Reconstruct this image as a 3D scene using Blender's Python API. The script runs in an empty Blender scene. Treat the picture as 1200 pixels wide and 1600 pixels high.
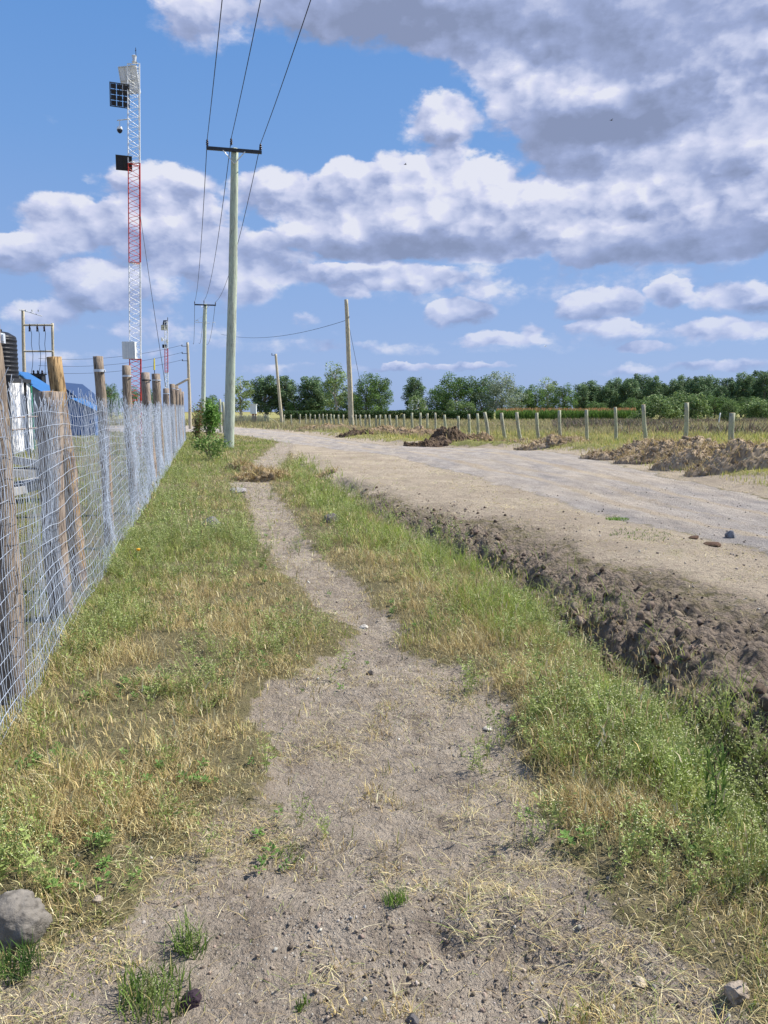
import bpy, math, random
import numpy as np
from mathutils import Vector, Matrix
random.seed(7); rng = np.random.default_rng(7)
SC = bpy.context.scene; COL = SC.collection
R = math.radians

# ---------------------------------------------------------------- camera
CAMH = 1.6; FPX = 1200.0; HOR = 643.0
PITCH = math.atan((800 - HOR) / FPX)
cam_d = bpy.data.cameras.new('camera'); cam = bpy.data.objects.new('camera', cam_d); COL.objects.link(cam)
cam_d.sensor_fit = 'VERTICAL'; cam_d.sensor_height = 36.0; cam_d.lens = 36.0 * FPX / 1600.0
cam_d.clip_start = 0.05; cam_d.clip_end = 9000
cam.location = (0, 0, CAMH); cam.rotation_euler = (R(90) - PITCH, 0, 0)
SC.camera = cam
SC.render.resolution_x = 768; SC.render.resolution_y = 1024
SC.view_settings.view_transform = 'Standard'; SC.view_settings.look = 'None'
SC.view_settings.exposure = 0.60; SC.view_settings.gamma = 1.0

def ray(px, py):
    a = (px - 600) / FPX; b = (800 - py) / FPX
    return np.array([a, math.cos(PITCH) + b * math.sin(PITCH), -math.sin(PITCH) + b * math.cos(PITCH)])
def gp(px, py, z=0.0):                       # photo pixel -> point at height z
    d = ray(px, py); t = (z - CAMH) / d[2]
    return (d[0] * t, d[1] * t)
def at(px, py, Y):                           # photo pixel at distance Y -> point
    d = ray(px, py); t = Y / d[1]
    return Vector((d[0] * t, Y, CAMH + d[2] * t))

# ---------------------------------------------------------------- sun
SUN_AZ = R(72); SUN_EL = R(50)
sd = bpy.data.lights.new('sun', 'SUN'); sun = bpy.data.objects.new('sun', sd); COL.objects.link(sun)
sd.energy = 5.0; sd.angle = R(0.5); sd.color = (1.0, 0.955, 0.88)
svec = Vector((math.sin(SUN_AZ) * math.cos(SUN_EL), math.cos(SUN_AZ) * math.cos(SUN_EL), math.sin(SUN_EL)))
sun.rotation_euler = svec.to_track_quat('Z', 'Y').to_euler()

# ---------------------------------------------------------------- sky with clouds (world nodes, laid out by compass direction)
world = bpy.data.worlds.new('World'); SC.world = world; world.use_nodes = True
def build_sky():
    nt = world.node_tree; nt.nodes.clear(); N = nt.nodes.new; L = nt.links.new
    def M(op, a, b=None, c=None, clamp=False):
        n = N('ShaderNodeMath'); n.operation = op; n.use_clamp = clamp
        for i, v in enumerate((a, b, c)):
            if v is None: continue
            if isinstance(v, (int, float)): n.inputs[i].default_value = v
            else: L(v, n.inputs[i])
        return n.outputs[0]
    def VM(op, a, b=None, c=None, out=0):
        n = N('ShaderNodeVectorMath'); n.operation = op
        for i, v in enumerate((a, b, c)):
            if v is None: continue
            if isinstance(v, (tuple, list)): n.inputs[i].default_value = v
            elif isinstance(v, float): n.inputs[3].default_value = v
            else: L(v, n.inputs[i])
        return n.outputs['Value'] if out else n.outputs[0]
    def mixc(f, a, b):
        n = N('ShaderNodeMix'); n.data_type = 'RGBA'
        for s, v in ((0, f), (6, a), (7, b)):
            if isinstance(v, (int, float)): n.inputs[s].default_value = v
            elif isinstance(v, tuple): n.inputs[s].default_value = (*v, 1)
            else: L(v, n.inputs[s])
        return n.outputs[2]
    def rng_(v, a, b, c, d, smooth=True):
        n = N('ShaderNodeMapRange'); n.interpolation_type = 'SMOOTHSTEP' if smooth else 'LINEAR'
        L(v, n.inputs[0])
        for i, q in enumerate((a, b, c, d)): n.inputs[i + 1].default_value = q
        return n.outputs[0]
    tc = N('ShaderNodeTexCoord'); sx = N('ShaderNodeSeparateXYZ'); L(tc.outputs['Generated'], sx.inputs[0])
    az = M('ARCTAN2', sx.outputs[0], sx.outputs[1]); el = M('ARCSINE', sx.outputs[2])
    cb = N('ShaderNodeCombineXYZ'); L(az, cb.inputs[0]); L(el, cb.inputs[1]); P = cb.outputs[0]
    # domain warp
    def noise(vec, scale, detail, rough, typ='FBM'):
        n = N('ShaderNodeTexNoise'); n.noise_dimensions = '3D'; n.inputs['Scale'].default_value = scale
        n.inputs['Detail'].default_value = detail; n.inputs['Roughness'].default_value = rough
        L(vec, n.inputs['Vector']); return n
    st = VM('MULTIPLY', P, (1.0, 1.7, 1.0))
    w1 = noise(st, 9.0, 3, .55); w2 = noise(st, 34.0, 4, .6)
    d1 = VM('MULTIPLY', VM('SUBTRACT', w1.outputs['Color'], (.5, .5, .5)), (.05, .024, 0))
    d2 = VM('MULTIPLY', VM('SUBTRACT', w2.outputs['Color'], (.5, .5, .5)), (.024, .016, 0))
    PW = VM('ADD', VM('ADD', P, d1), d2)
    def blobs(lst, want_v):
        acc = None; vac = None
        for (px, py, rx, ry, s) in lst:
            d = ray(px, py); d = d / np.linalg.norm(d)
            cx = math.atan2(d[0], d[1]); cy = math.asin(d[2])
            ix = FPX / rx; iy = FPX / ry
            q = VM('MULTIPLY_ADD', PW, (ix, iy, 0), (-cx * ix, -cy * iy, 0))
            r2 = VM('DOT_PRODUCT', q, q, out=1)
            w = M('MAXIMUM', M('MULTIPLY_ADD', r2, -s, s), 0.0)
            acc = w if acc is None else M('ADD', acc, w)
            if want_v:
                s2 = N('ShaderNodeSeparateXYZ'); L(q, s2.inputs[0])
                t = M('MULTIPLY', w, s2.outputs[1])
                vac = t if vac is None else M('ADD', vac, t)
        return acc, vac
    dens = [ # px, py, rx, ry, strength
        (600, 8, 260, 62, 1.0), (810, 35, 180, 80, 1.3), (960, 70, 220, 120, 1.4), (1180, 60, 230, 130, 1.4), (930, 185, 170, 62, 1.1),
        (1140, 230, 170, 60, 1.2), (1060, 305, 250, 66, 1.2), (895, 248, 60, 34, .9), (1110, 368, 240, 40, 1.0), (912, 388, 48, 30, .8),
        (685, 188, 72, 42, .85), (300, 32, 70, 46, .6), (380, 40, 40, 30, .3),
        (690, 305, 165, 70, 1.2), (540, 292, 62, 42, .9), (775, 345, 110, 60, 1.1), (600, 345, 190, 55, 1.1), (660, 375, 260, 34, .9),
        (430, 300, 85, 40, .8), (240, 288, 105, 34, .75), (120, 345, 90, 42, .95), (240, 350, 95, 44, .9), (330, 345, 70, 40, .6), (22, 395, 62, 34, .9), (180, 395, 190, 30, .42),
        (148, 446, 82, 38, .95), (350, 400, 110, 44, .95), (380, 440, 90, 32, .7), (60, 490, 66, 24, .75), (470, 415, 60, 24, .6), (585, 432, 150, 26, 1.1), (540, 460, 36, 15, .8),
        (715, 490, 66, 26, .9), (770, 530, 90, 14, .75), (935, 478, 72, 28, .95), (1046, 460, 36, 25, .95), (1160, 468, 80, 28, .8),
        (1140, 515, 84, 18, .7), (940, 512, 52, 13, .65), (832, 510, 30, 15, .7), (690, 574, 120, 7, .6), (1010, 546, 50, 9, .6), (470, 500, 34, 17, .45),
        (1100, 575, 200, 10, .4), (620, 545, 240, 16, .3), (480, 575, 200, 10, .3), (1000, 525, 260, 26, .3), (720, 460, 200, 30, .13), (160, 560, 160, 16, .3), (240, 470, 190, 60, .34), (900, 430, 330, 50, .26), (300, 530, 300, 26, .22)]
    dark = [(540, 10, 190, 60, 1.3), (690, 35, 170, 70, .9), (1010, 40, 190, 62, 1.5), (830, 10, 150, 40, .9), (930, 200, 170, 44, 1.5), (860, 225, 70, 40, .6),
            (1120, 190, 200, 22, .8), (1000, 258, 200, 20, .9), (1090, 385, 260, 36, 1.4), (620, 388, 280, 24, 1.1), (600, 345, 50, 30, .3), (270, 385, 280, 36, .7), (240, 480, 260, 50, .45), (60, 425, 120, 22, .6), (585, 455, 150, 12, .5), (300, 30, 90, 60, .3)]
    D, V = blobs(dens, True); K, _ = blobs(dark, False)
    # billowy detail: two octaves of fractal voronoi, sampled again a step towards the light
    def bill(vec):
        v = N('ShaderNodeTexVoronoi'); v.feature = 'SMOOTH_F1'; v.voronoi_dimensions = '2D'
        v.inputs['Scale'].default_value = 12; v.inputs['Detail'].default_value = 3.5; v.inputs['Roughness'].default_value = .48
        v.inputs['Smoothness'].default_value = .35
        L(vec, v.inputs['Vector']); return v.outputs['Distance']
    PB = VM('MULTIPLY', VM('ADD', VM('ADD', P, VM('MULTIPLY', d1, (.6, .6, 0))), VM('MULTIPLY', d2, (.9, .9, 0))), (1.0, 1.45, 1))
    b0 = bill(PB); b1 = bill(VM('ADD', PB, (.009, .022, 0)))
    fine = noise(st, 60.0, 5, .62).outputs['Fac']
    dd = M('ADD', M('MULTIPLY_ADD', b0, -1.0, .48), M('MULTIPLY_ADD', fine, 1.15, -.57))
    E = M('ADD', D, M('MULTIPLY', dd, M('MINIMUM', M('MULTIPLY_ADD', D, .55, .2), 0.50)))
    # loose cover outside the part of the sky the list describes
    oth = M('MAXIMUM', rng_(el, .5, .75, 0, 1), rng_(M('ABSOLUTE', az), .6, .85, 0, 1))
    gen = M('MULTIPLY', M('MULTIPLY_ADD', noise(st, 3.2, 6, .6).outputs['Fac'], 5.0, -2.4), oth)
    E = M('ADD', E, M('MAXIMUM', gen, 0.0))
    rel = M('SUBTRACT', b1, b0)
    vert = M('DIVIDE', V, M('ADD', D, .25))
    alpha = rng_(M('MULTIPLY', E, M('MULTIPLY_ADD', vert, .7, 1.15)), .05, .42, 0, 1)
    sh = M('ADD', M('ADD', M('MULTIPLY', rel, M('MULTIPLY_ADD', M('MINIMUM', K, 1.0), -.6, 1.0)), .72), M('MULTIPLY', vert, .62))
    sh = M('ADD', sh, M('MULTIPLY', K, -.38))
    sh = M('ADD', sh, M('MULTIPLY_ADD', w2.outputs['Fac'], .7, -.35))
    sh = M('MAXIMUM', M('MINIMUM', sh, 1.0), 0.0)
    cr = N('ShaderNodeValToRGB'); L(sh, cr.inputs[0]); e = cr.color_ramp.elements
    e[0].position = 0; e[0].color = (.225, .275, .43, 1)
    e[1].position = 1; e[1].color = (.70, .72, .82, 1)
    for p, c in ((.35, (.31, .375, .59)), (.65, (.49, .54, .73)), (.85, (.60, .63, .80))):
        k = e.new(p); k.color = (*c, 1)
    # clear sky: Nishita, tinted towards the photograph's blue
    sky = N('ShaderNodeTexSky'); sky.sky_type = 'NISHITA'; sky.sun_disc = False
    sky.sun_elevation = SUN_EL; sky.sun_rotation = SUN_AZ; sky.air_density = 1.0; sky.dust_density = .6; sky.ozone_density = 2.0
    nis = VM('MULTIPLY', sky.outputs[0], (.09, .09, .09))
    gr = N('ShaderNodeValToRGB'); L(rng_(el, 0, .6, 0, 1, False), gr.inputs[0]); g = gr.color_ramp.elements
    g[0].position = 0; g[0].color = (.29, .415, .715, 1)
    g[1].position = 1; g[1].color = (.075, .25, .62, 1)
    for p, c in ((.10, (.285, .415, .725)), (.28, (.24, .39, .715)), (.52, (.165, .34, .695)), (.76, (.12, .295, .665))):
        k = g.new(p); k.color = (*c, 1)
    base = mixc(.85, nis, gr.outputs[0])
    # aerial pull of low clouds towards sky blue
    ce = mixc(rng_(el, .0, .22, .42, 0, False), cr.outputs[0], gr.outputs[0])
    fin = mixc(alpha, base, ce)
    bg = N('ShaderNodeBackground'); L(fin, bg.inputs[0]); bg.inputs[1].default_value = 0.73
    out = N('ShaderNodeOutputWorld'); L(bg.outputs[0], out.inputs[0])
build_sky()
world.cycles.sampling_method = 'MANUAL'; world.cycles.sample_map_resolution = 512

# ================================================================ helpers
def link(o, parent=None):
    COL.objects.link(o)
    if parent is not None: o.parent = parent
    return o
def tag(o, label=None, cat=None, group=None, kind=None):
    if label: o['label'] = label
    if cat: o['category'] = cat
    if group: o['group'] = group
    if kind: o['kind'] = kind
    return o
def thing(name, label, cat, loc=(0, 0, 0), rotz=0.0, group=None):
    o = bpy.data.objects.new(name, None); o.empty_display_size = .2
    o.location = loc; o.rotation_euler = (0, 0, rotz); link(o); return tag(o, label, cat, group)
def npmesh(name, V, polys, mats, parent=None, col=None, smooth=False, midx=None, uv=None):
    """V (n,3); polys: list of int arrays (m,k); col: per-vertex rgb or None"""
    V = np.asarray(V, np.float32); me = bpy.data.meshes.new(name)
    polys = [np.asarray(p, np.int32) for p in polys if len(p)]
    li = np.concatenate([p.ravel() for p in polys])
    lt = np.concatenate([np.full(len(p), p.shape[1], np.int32) for p in polys])
    ls = np.concatenate([[0], np.cumsum(lt)[:-1]]).astype(np.int32)
    me.vertices.add(len(V)); me.vertices.foreach_set('co', V.ravel())
    me.loops.add(len(li)); me.loops.foreach_set('vertex_index', li)
    me.polygons.add(len(lt)); me.polygons.foreach_set('loop_start', ls); me.polygons.foreach_set('loop_total', lt)
    if smooth: me.polygons.foreach_set('use_smooth', np.ones(len(lt), bool))
    if midx is not None: me.polygons.foreach_set('material_index', np.asarray(midx, np.int32))
    if col is not None:
        items = col.items() if isinstance(col, dict) else [('Col', col)]
        for nm, c in items:
            a = me.attributes.new(nm, 'FLOAT_COLOR', 'POINT'); c = np.asarray(c, np.float32)
            if c.shape[1] == 3: c = np.concatenate([c, np.ones((len(c), 1), np.float32)], 1)
            a.data.foreach_set('color', c.ravel())
    for m in (mats if isinstance(mats, (list, tuple)) else [mats]): me.materials.append(m)
    me.update(calc_edges=True); me.validate()
    o = bpy.data.objects.new(name, me); return link(o, parent)
class MB:                                     # collects small primitives into ONE mesh
    def __init__(s): s.v = []; s.f = []; s.n = 0
    def add(s, V, F):
        s.v.append(np.asarray(V, float).reshape(-1, 3)); s.f += [tuple(i + s.n for i in f) for f in F]; s.n += len(s.v[-1])
    def box(s, c, size, rz=0.0, M=None, taper=1.0, rx=0.0):
        hx, hy, hz = [q / 2 for q in size]; V = []
        for z in (-hz, hz):
            k = taper if z > 0 else 1
            V += [(-hx * k, -hy * k, z), (hx * k, -hy * k, z), (hx * k, hy * k, z), (-hx * k, hy * k, z)]
        m = Matrix.Translation(c) @ (M.to_4x4() if M is not None else Matrix.Rotation(rz, 4, 'Z') @ Matrix.Rotation(rx, 4, 'X'))
        V = [m @ Vector(v) for v in V]
        s.add(V, [(0, 3, 2, 1), (4, 5, 6, 7), (0, 1, 5, 4), (1, 2, 6, 5), (2, 3, 7, 6), (3, 0, 4, 7)])
    def tube(s, pts, r, n=6, caps=True, jit=0.0, rnd=None):
        pts = [Vector(p) for p in pts]; rr = r if isinstance(r, (list, tuple, np.ndarray)) else [r] * len(pts)
        V = []; prev = None
        for i, p in enumerate(pts):
            d = (pts[min(i + 1, len(pts) - 1)] - pts[max(i - 1, 0)]).normalized()
            if prev is None: u = d.cross(Vector((0, 1, 0)) if abs(d.y) < .9 else Vector((1, 0, 0))).normalized()
            else: u = (prev - d * prev.dot(d)).normalized()
            prev = u; w = d.cross(u)
            for k in range(n):
                a = 2 * math.pi * k / n; q = rr[i] * (1 + (random.uniform(-jit, jit) if jit else 0))
                V.append(p + u * math.cos(a) * q + w * math.sin(a) * q)
        F = []
        for i in range(len(pts) - 1):
            for k in range(n):
                a = i * n + k; b = i * n + (k + 1) % n; F.append((a, b, b + n, a + n))
        if caps: F.append(tuple(range(n - 1, -1, -1))); F.append(tuple((len(pts) - 1) * n + k for k in range(n)))
        s.add(V, F)
    def build(s, name, mat, parent=None, smooth=False):
        me = bpy.data.meshes.new(name); me.from_pydata([tuple(map(float, v)) for v in np.concatenate(s.v)], [], s.f); me.update()
        if smooth: me.polygons.foreach_set('use_smooth', [True] * len(me.polygons))
        me.materials.append(mat); o = bpy.data.objects.new(name, me); return link(o, parent)
def hash2(ix, iy, seed):
    h = (ix.astype(np.int64) * 374761393 + iy.astype(np.int64) * 668265263 + seed * 974634777) & 0xFFFFFFFF
    h = ((h ^ (h >> 13)) * 1274126177) & 0xFFFFFFFF; h = h ^ (h >> 16)
    return (h & 0xFFFFFF) / float(0xFFFFFF)
def vn(x, y, seed=0):
    ix = np.floor(x); iy = np.floor(y); fx = x - ix; fy = y - iy
    fx = fx * fx * (3 - 2 * fx); fy = fy * fy * (3 - 2 * fy)
    a = hash2(ix, iy, seed); b = hash2(ix + 1, iy, seed); c = hash2(ix, iy + 1, seed); d = hash2(ix + 1, iy + 1, seed)
    return (a * (1 - fx) + b * fx) * (1 - fy) + (c * (1 - fx) + d * fx) * fy
def fbm(x, y, seed=0, o=4, g=.5):
    s = 0; a = 1; t = 0
    for i in range(o): s = s + a * vn(x * 2 ** i + 17.3 * i, y * 2 ** i - 9.1 * i, seed + i); t += a; a *= g
    return s / t
def sstep(a, b, x):
    t = np.clip((x - a) / (b - a), 0, 1); return t * t * (3 - 2 * t)

# ---------------------------------------------------------------- material helper
class NT:
    def __init__(s, name):
        s.m = bpy.data.materials.new(name); s.m.use_nodes = True; s.t = s.m.node_tree; s.t.nodes.clear()
        s.out = s.t.nodes.new('ShaderNodeOutputMaterial'); s.p = s.t.nodes.new('ShaderNodeBsdfPrincipled')
        s.t.links.new(s.p.outputs[0], s.out.inputs[0]); s.p.inputs['Roughness'].default_value = .85
        s.p.inputs['Specular IOR Level'].default_value = .25
    def n(s, typ, **k):
        x = s.t.nodes.new(typ)
        for a, v in k.items(): setattr(x, a, v)
        return x
    def l(s, a, b): s.t.links.new(a, b)
    def setin(s, sock, v):
        if isinstance(v, (int, float)): sock.default_value = v
        elif isinstance(v, (tuple, list)): sock.default_value = (*v, 1) if len(v) == 3 and sock.type == 'RGBA' else v
        else: s.l(v, sock)
    def coord(s, kind='Object', scale=(1, 1, 1)):
        c = s.n('ShaderNodeTexCoord'); m = s.n('ShaderNodeMapping'); m.inputs['Scale'].default_value = scale
        s.l(c.outputs[kind], m.inputs['Vector']); return m.outputs[0]
    def noise(s, vec, scale, detail=4, rough=.55, lo=None, hi=None):
        x = s.n('ShaderNodeTexNoise'); x.inputs['Scale'].default_value = scale; x.inputs['Detail'].default_value = detail; x.inputs['Roughness'].default_value = rough
        if vec is not None: s.l(vec, x.inputs['Vector'])
        return x.outputs['Fac'] if lo is None else s.rng(x.outputs['Fac'], lo, hi)
    def voro(s, vec, scale, feat='F1', out='Distance', rnd=1.0):
        x = s.n('ShaderNodeTexVoronoi', feature=feat); x.inputs['Scale'].default_value = scale; x.inputs['Randomness'].default_value = rnd
        s.l(vec, x.inputs['Vector']); return x.outputs[out]
    def rng(s, v, a, b, c=0.0, d=1.0):
        x = s.n('ShaderNodeMapRange'); s.l(v, x.inputs[0])
        for i, q in enumerate((a, b, c, d)): x.inputs[i + 1].default_value = q
        return x.outputs[0]
    def mix(s, f, a, b, mode='MIX'):
        x = s.n('ShaderNodeMix', data_type='RGBA', blend_type=mode); s.setin(x.inputs[0], f); s.setin(x.inputs[6], a); s.setin(x.inputs[7], b); return x.outputs[2]
    def math(s, op, a, b=0.0, c=0.0):
        x = s.n('ShaderNodeMath', operation=op)
        for i, v in enumerate((a, b, c)): s.setin(x.inputs[i], v)
        return x.outputs[0]
    def base(s, v): s.setin(s.p.inputs['Base Color'], v)
    def bump(s, h, dist=.02, strength=.6):
        b = s.n('ShaderNodeBump'); b.inputs['Strength'].default_value = strength; b.inputs['Distance'].default_value = dist
        s.l(h, b.inputs['Height']); s.l(b.outputs[0], s.p.inputs['Normal']); return b
    def attr(s, name='Col'):
        a = s.n('ShaderNodeAttribute'); a.attribute_name = name; return a
def simple(name, c, rough=.7, metal=0.0, var=.12, scale=8.0, bump=0.0, spec=None):
    t = NT(name); v = t.coord(); f = t.noise(v, scale, 5, .6, .3, .7)
    t.base(t.mix(f, tuple(q * (1 - var) for q in c), tuple(min(1, q * (1 + var)) for q in c)))
    t.p.inputs['Roughness'].default_value = rough; t.p.inputs['Metallic'].default_value = metal
    if bump: t.bump(t.noise(v, scale * 4, 4), bump, .5)
    return t.m

# ================================================================ terrain layout (lines read off the photo, then kept as world x for each distance y)
def line(pts, far=None, near=None):
    q = sorted([gp(*p)[::-1] for p in pts]); ys = [a for a, b in q]; xs = [b for a, b in q]
    if far: ys.append(far[1]); xs.append(far[0])
    return np.array(ys), np.array(xs)
LN = {
 'pathL': line([(-150, 1600), (-60, 1520), (60, 1440), (200, 1370), (330, 1290), (370, 1180), (450, 1080), (545, 975), (470, 909), (425, 867), (404, 817), (400, 784), (365, 755), (400, 720), (440, 690), (420, 672)]),
 'pathR': line([(1330, 1600), (1180, 1500), (1050, 1430), (900, 1320), (840, 1210), (790, 1130), (690, 1055), (633, 970), (570, 909), (500, 867), (454, 817), (437, 784), (415, 755), (440, 720), (460, 690), (440, 672)]),
 'strip': line([(1430, 1480), (1230, 1290), (1150, 1200), (1060, 1100), (990, 1015), (900, 955), (830, 905), (760, 870), (690, 830), (600, 790), (520, 762), (470, 735), (455, 712), (440, 690)]),
 'bank': line([(1500, 1030), (1350, 985), (1200, 940), (1050, 890), (900, 845), (800, 812), (650, 775), (530, 748), (480, 729), (450, 708), (440, 690)]),
 'roadN': line([(1500, 960), (1200, 880), (1000, 832), (900, 803), (800, 772), (720, 745), (620, 720), (560, 708), (480, 696), (420, 687), (370, 680), (330, 675)], far=(-260, 72)),
 'roadF': line([(1350, 815), (1200, 788), (1100, 765), (1000, 742), (930, 722), (850, 708), (760, 700), (680, 699), (600, 696), (540, 688), (480, 680), (420, 672), (370, 668), (330, 665)], far=(-260, 92)),
}
LN['strip'] = (LN['strip'][0], LN['strip'][1] - .040 * LN['strip'][0] * (LN['strip'][0] < 14))
def B(name, y): return np.interp(y, *LN[name])
FENCE = lambda y: -1.10 - .234 * y
def zones(x, y):
    """weights of the ground kinds at (x, y)"""
    w = (fbm(x * 1.7, y * 1.7, 3) - .5); w2 = (fbm(x * .5, y * .5, 11) - .5)
    far = np.clip(y * .03, .05, 1.2)
    jl = w * (.28 + .85 * sstep(6.5, 4, y)); ex = .10 * sstep(6.5, 10, y)
    pl = B('pathL', y) + jl - ex; pr = B('pathR', y) - jl + ex; st = B('strip', y) + w * .35; bk = B('bank', y) + w * .9 + w2 * .8
    rn = B('roadN', y) + w * .5; rf = B('roadF', y) + w * .5
    path = sstep(-.18, .22, x - pl) * sstep(-.18, .22, pr - x)
    road = sstep(-.3, .3, x - rn) * sstep(-.3, .3, rf - x)
    dark = sstep(-.08, .10, x - st) * (sstep(-.9, .9, bk - x - .65) * (1 - .75 * sstep(9, 22, y))) * (y < 40)
    tan = np.clip(sstep(-.02, .15, x - st) * sstep(-.3, .3, rn - x), 0, 1) * (1 - dark)
    vf = rf + 1.1 + w2 * 1.2 + w * .8
    tanf = sstep(-.2, .3, x - rf) * sstep(-.6, .5, vf - x)
    tan = np.maximum(tan, tanf)
    path = path * (1 - road); dark = dark * (1 - road)
    field = sstep(-.5, .5, x - vf)
    grass = np.clip(1 - path - road - dark - tan - field, 0, 1)
    return dict(path=path, road=road, dark=dark, tan=tan, field=field, grass=grass)
def H(x, y):
    x = np.asarray(x, float); y = np.asarray(y, float)
    z = (fbm(x * .35, y * .35, 21) - .5) * .10 * np.clip(y / 6, .3, 1)
    z += (fbm(x * 2.2, y * 2.2, 31) - .5) * .05
    near = np.clip(1.6 - y / 25, 0, 1)
    zz = zones(x, y)
    z += zz['path'] * near * (fbm(x * 1.6, y * 1.6, 44, 2) - .5) * .07
    z -= zz['path'] * .05 * (1 - .5 * sstep(15, 40, y))
    z += zz['path'] * near * ((fbm(x * 6, y * 6, 41, 5, .62) - .5) * .05 - .012 * (np.abs(fbm(x * 11, y * 11, 47, 3) - .5) < .03))
    # hollow and hump of broken soil at the very front
    gx, gy = gp(760, 1480); d = np.sqrt(((x - gx) / .55) ** 2 + ((y - gy) / .28) ** 2)
    z -= .06 * np.exp(-d ** 2) * (0.5 + fbm(x * 7, y * 7, 43, 4)); z += np.exp(-(d * .6) ** 2) * (fbm(x * 16, y * 16, 46, 3, .6) - .5) * .045
    gx, gy = gp(700, 1400); d = np.sqrt(((x - gx) / .6) ** 2 + ((y - gy) / .14) ** 2); z += .055 * np.exp(-d ** 2) * (.5 + fbm(x * 5, y * 5, 48, 3))
    # ditch: narrow trough right of the grass strip, broken bank, then the raised verge
    s = x - B('strip', y) - (fbm(x * 2.1, y * 2.1, 58, 4, .6) - .5) * .55; bw = np.maximum(B('bank', y) - B('strip', y), .3)
    on = sstep(34, 26, y)
    depth = .23 * on * (.55 + .9 * fbm(x * 0 + 3, y * .9, 57, 3)) * (1 - .55 * sstep(8, 24, y))
    wd = .30 * np.clip(.6 + .03 * y, .6, 1.2)
    tr = np.exp(-((s - wd * .8) / wd) ** 2)
    z -= depth * tr
    t = np.clip(s / bw, 0, 1.4)
    rough = (np.abs(fbm(x * 5, y * 5, 51, 4, .6) - .5) * 2)
    cl = sstep(.1, .5, fbm(x * 3.5, y * 3.5, 55, 3, .55))
    z += zz['dark'] * on * ((rough - .3) * .15 + (cl - .5) * .09 + (fbm(x * 13, y * 13, 59, 3, .6) - .5) * .09) * (1 + .25 * sstep(8, 5, y)) * (1 - .6 * sstep(.4, 1.1, t)) * np.clip(1.35 - y / 22, .25, 1)
    z += .10 * sstep(.3, 1.0, t) * on * (x < B('roadF', y) + 3)
    # wheel ruts and fine grain of road
    rn = B('roadN', y); rf = B('roadF', y); u = (x - rn) / np.maximum(rf - rn, .5)
    z += zz['road'] * (.05 * np.sin(np.clip(u, 0, 1) * math.pi) - .03 * (np.exp(-((u - .3) / .08) ** 2) + np.exp(-((u - .68) / .08) ** 2)))
    z += zz['tan'] * (fbm(x * 4, y * 4, 61, 4) - .5) * .05 * near
    # low spoil bank along the far verge
    sp = x - (rf + 1.9 + (fbm(y * .4, y * 0, 71) - .5) * 1.2)
    z += .27 * np.exp(-(sp / .9) ** 2) * sstep(7, 12, y) * sstep(75, 50, y) * (.4 + 1.1 * fbm(x * 1.3, y * 1.3, 73))
    z += zz['grass'] * (fbm(x * 3, y * 3, 81, 3) - .5) * .05
    return z
def h1(x, y): return float(H(np.array([x]), np.array([y]))[0])

# ---------------------------------------------------------------- the ground sheet
def axis_y():
    y = [0.3]
    while y[-1] < 4500:
        v = y[-1]; y.append(v + (.022 if v < 6 else .0055 * v * (1 if v < 40 else 4)))
    b = [0.3]
    while b[-1] > -300: b.append(b[-1] - (.15 + .25 * abs(b[-1])))
    return np.array(sorted(b[1:]) + y)
def axis_x():
    p = [0.0]
    while p[-1] < 3500:
        v = p[-1]; p.append(v + (.028 if v < 7.5 else max(.028, .013 * (v - 5.3)) * (1 if v < 40 else 4)))
    n = [0.0]
    while n[-1] > -3500:
        v = -n[-1]; n.append(-(v + (.03 if v < 2.5 else max(.03, .016 * (v - .6)) * (1 if v < 40 else 4))))
    return np.array(sorted(n[1:]) + p)
gy_, gx_ = axis_y(), axis_x()
GX, GY = np.meshgrid(gx_, gy_); gxf = GX.ravel(); gyf = GY.ravel()
Z = zones(gxf, gyf); HZ = H(gxf, gyf)
ni, nj = GX.shape; idx = np.arange(ni * nj).reshape(ni, nj)
quads = np.stack([idx[:-1, :-1], idx[:-1, 1:], idx[1:, 1:], idx[1:, :-1]], -1).reshape(-1, 4)

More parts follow.
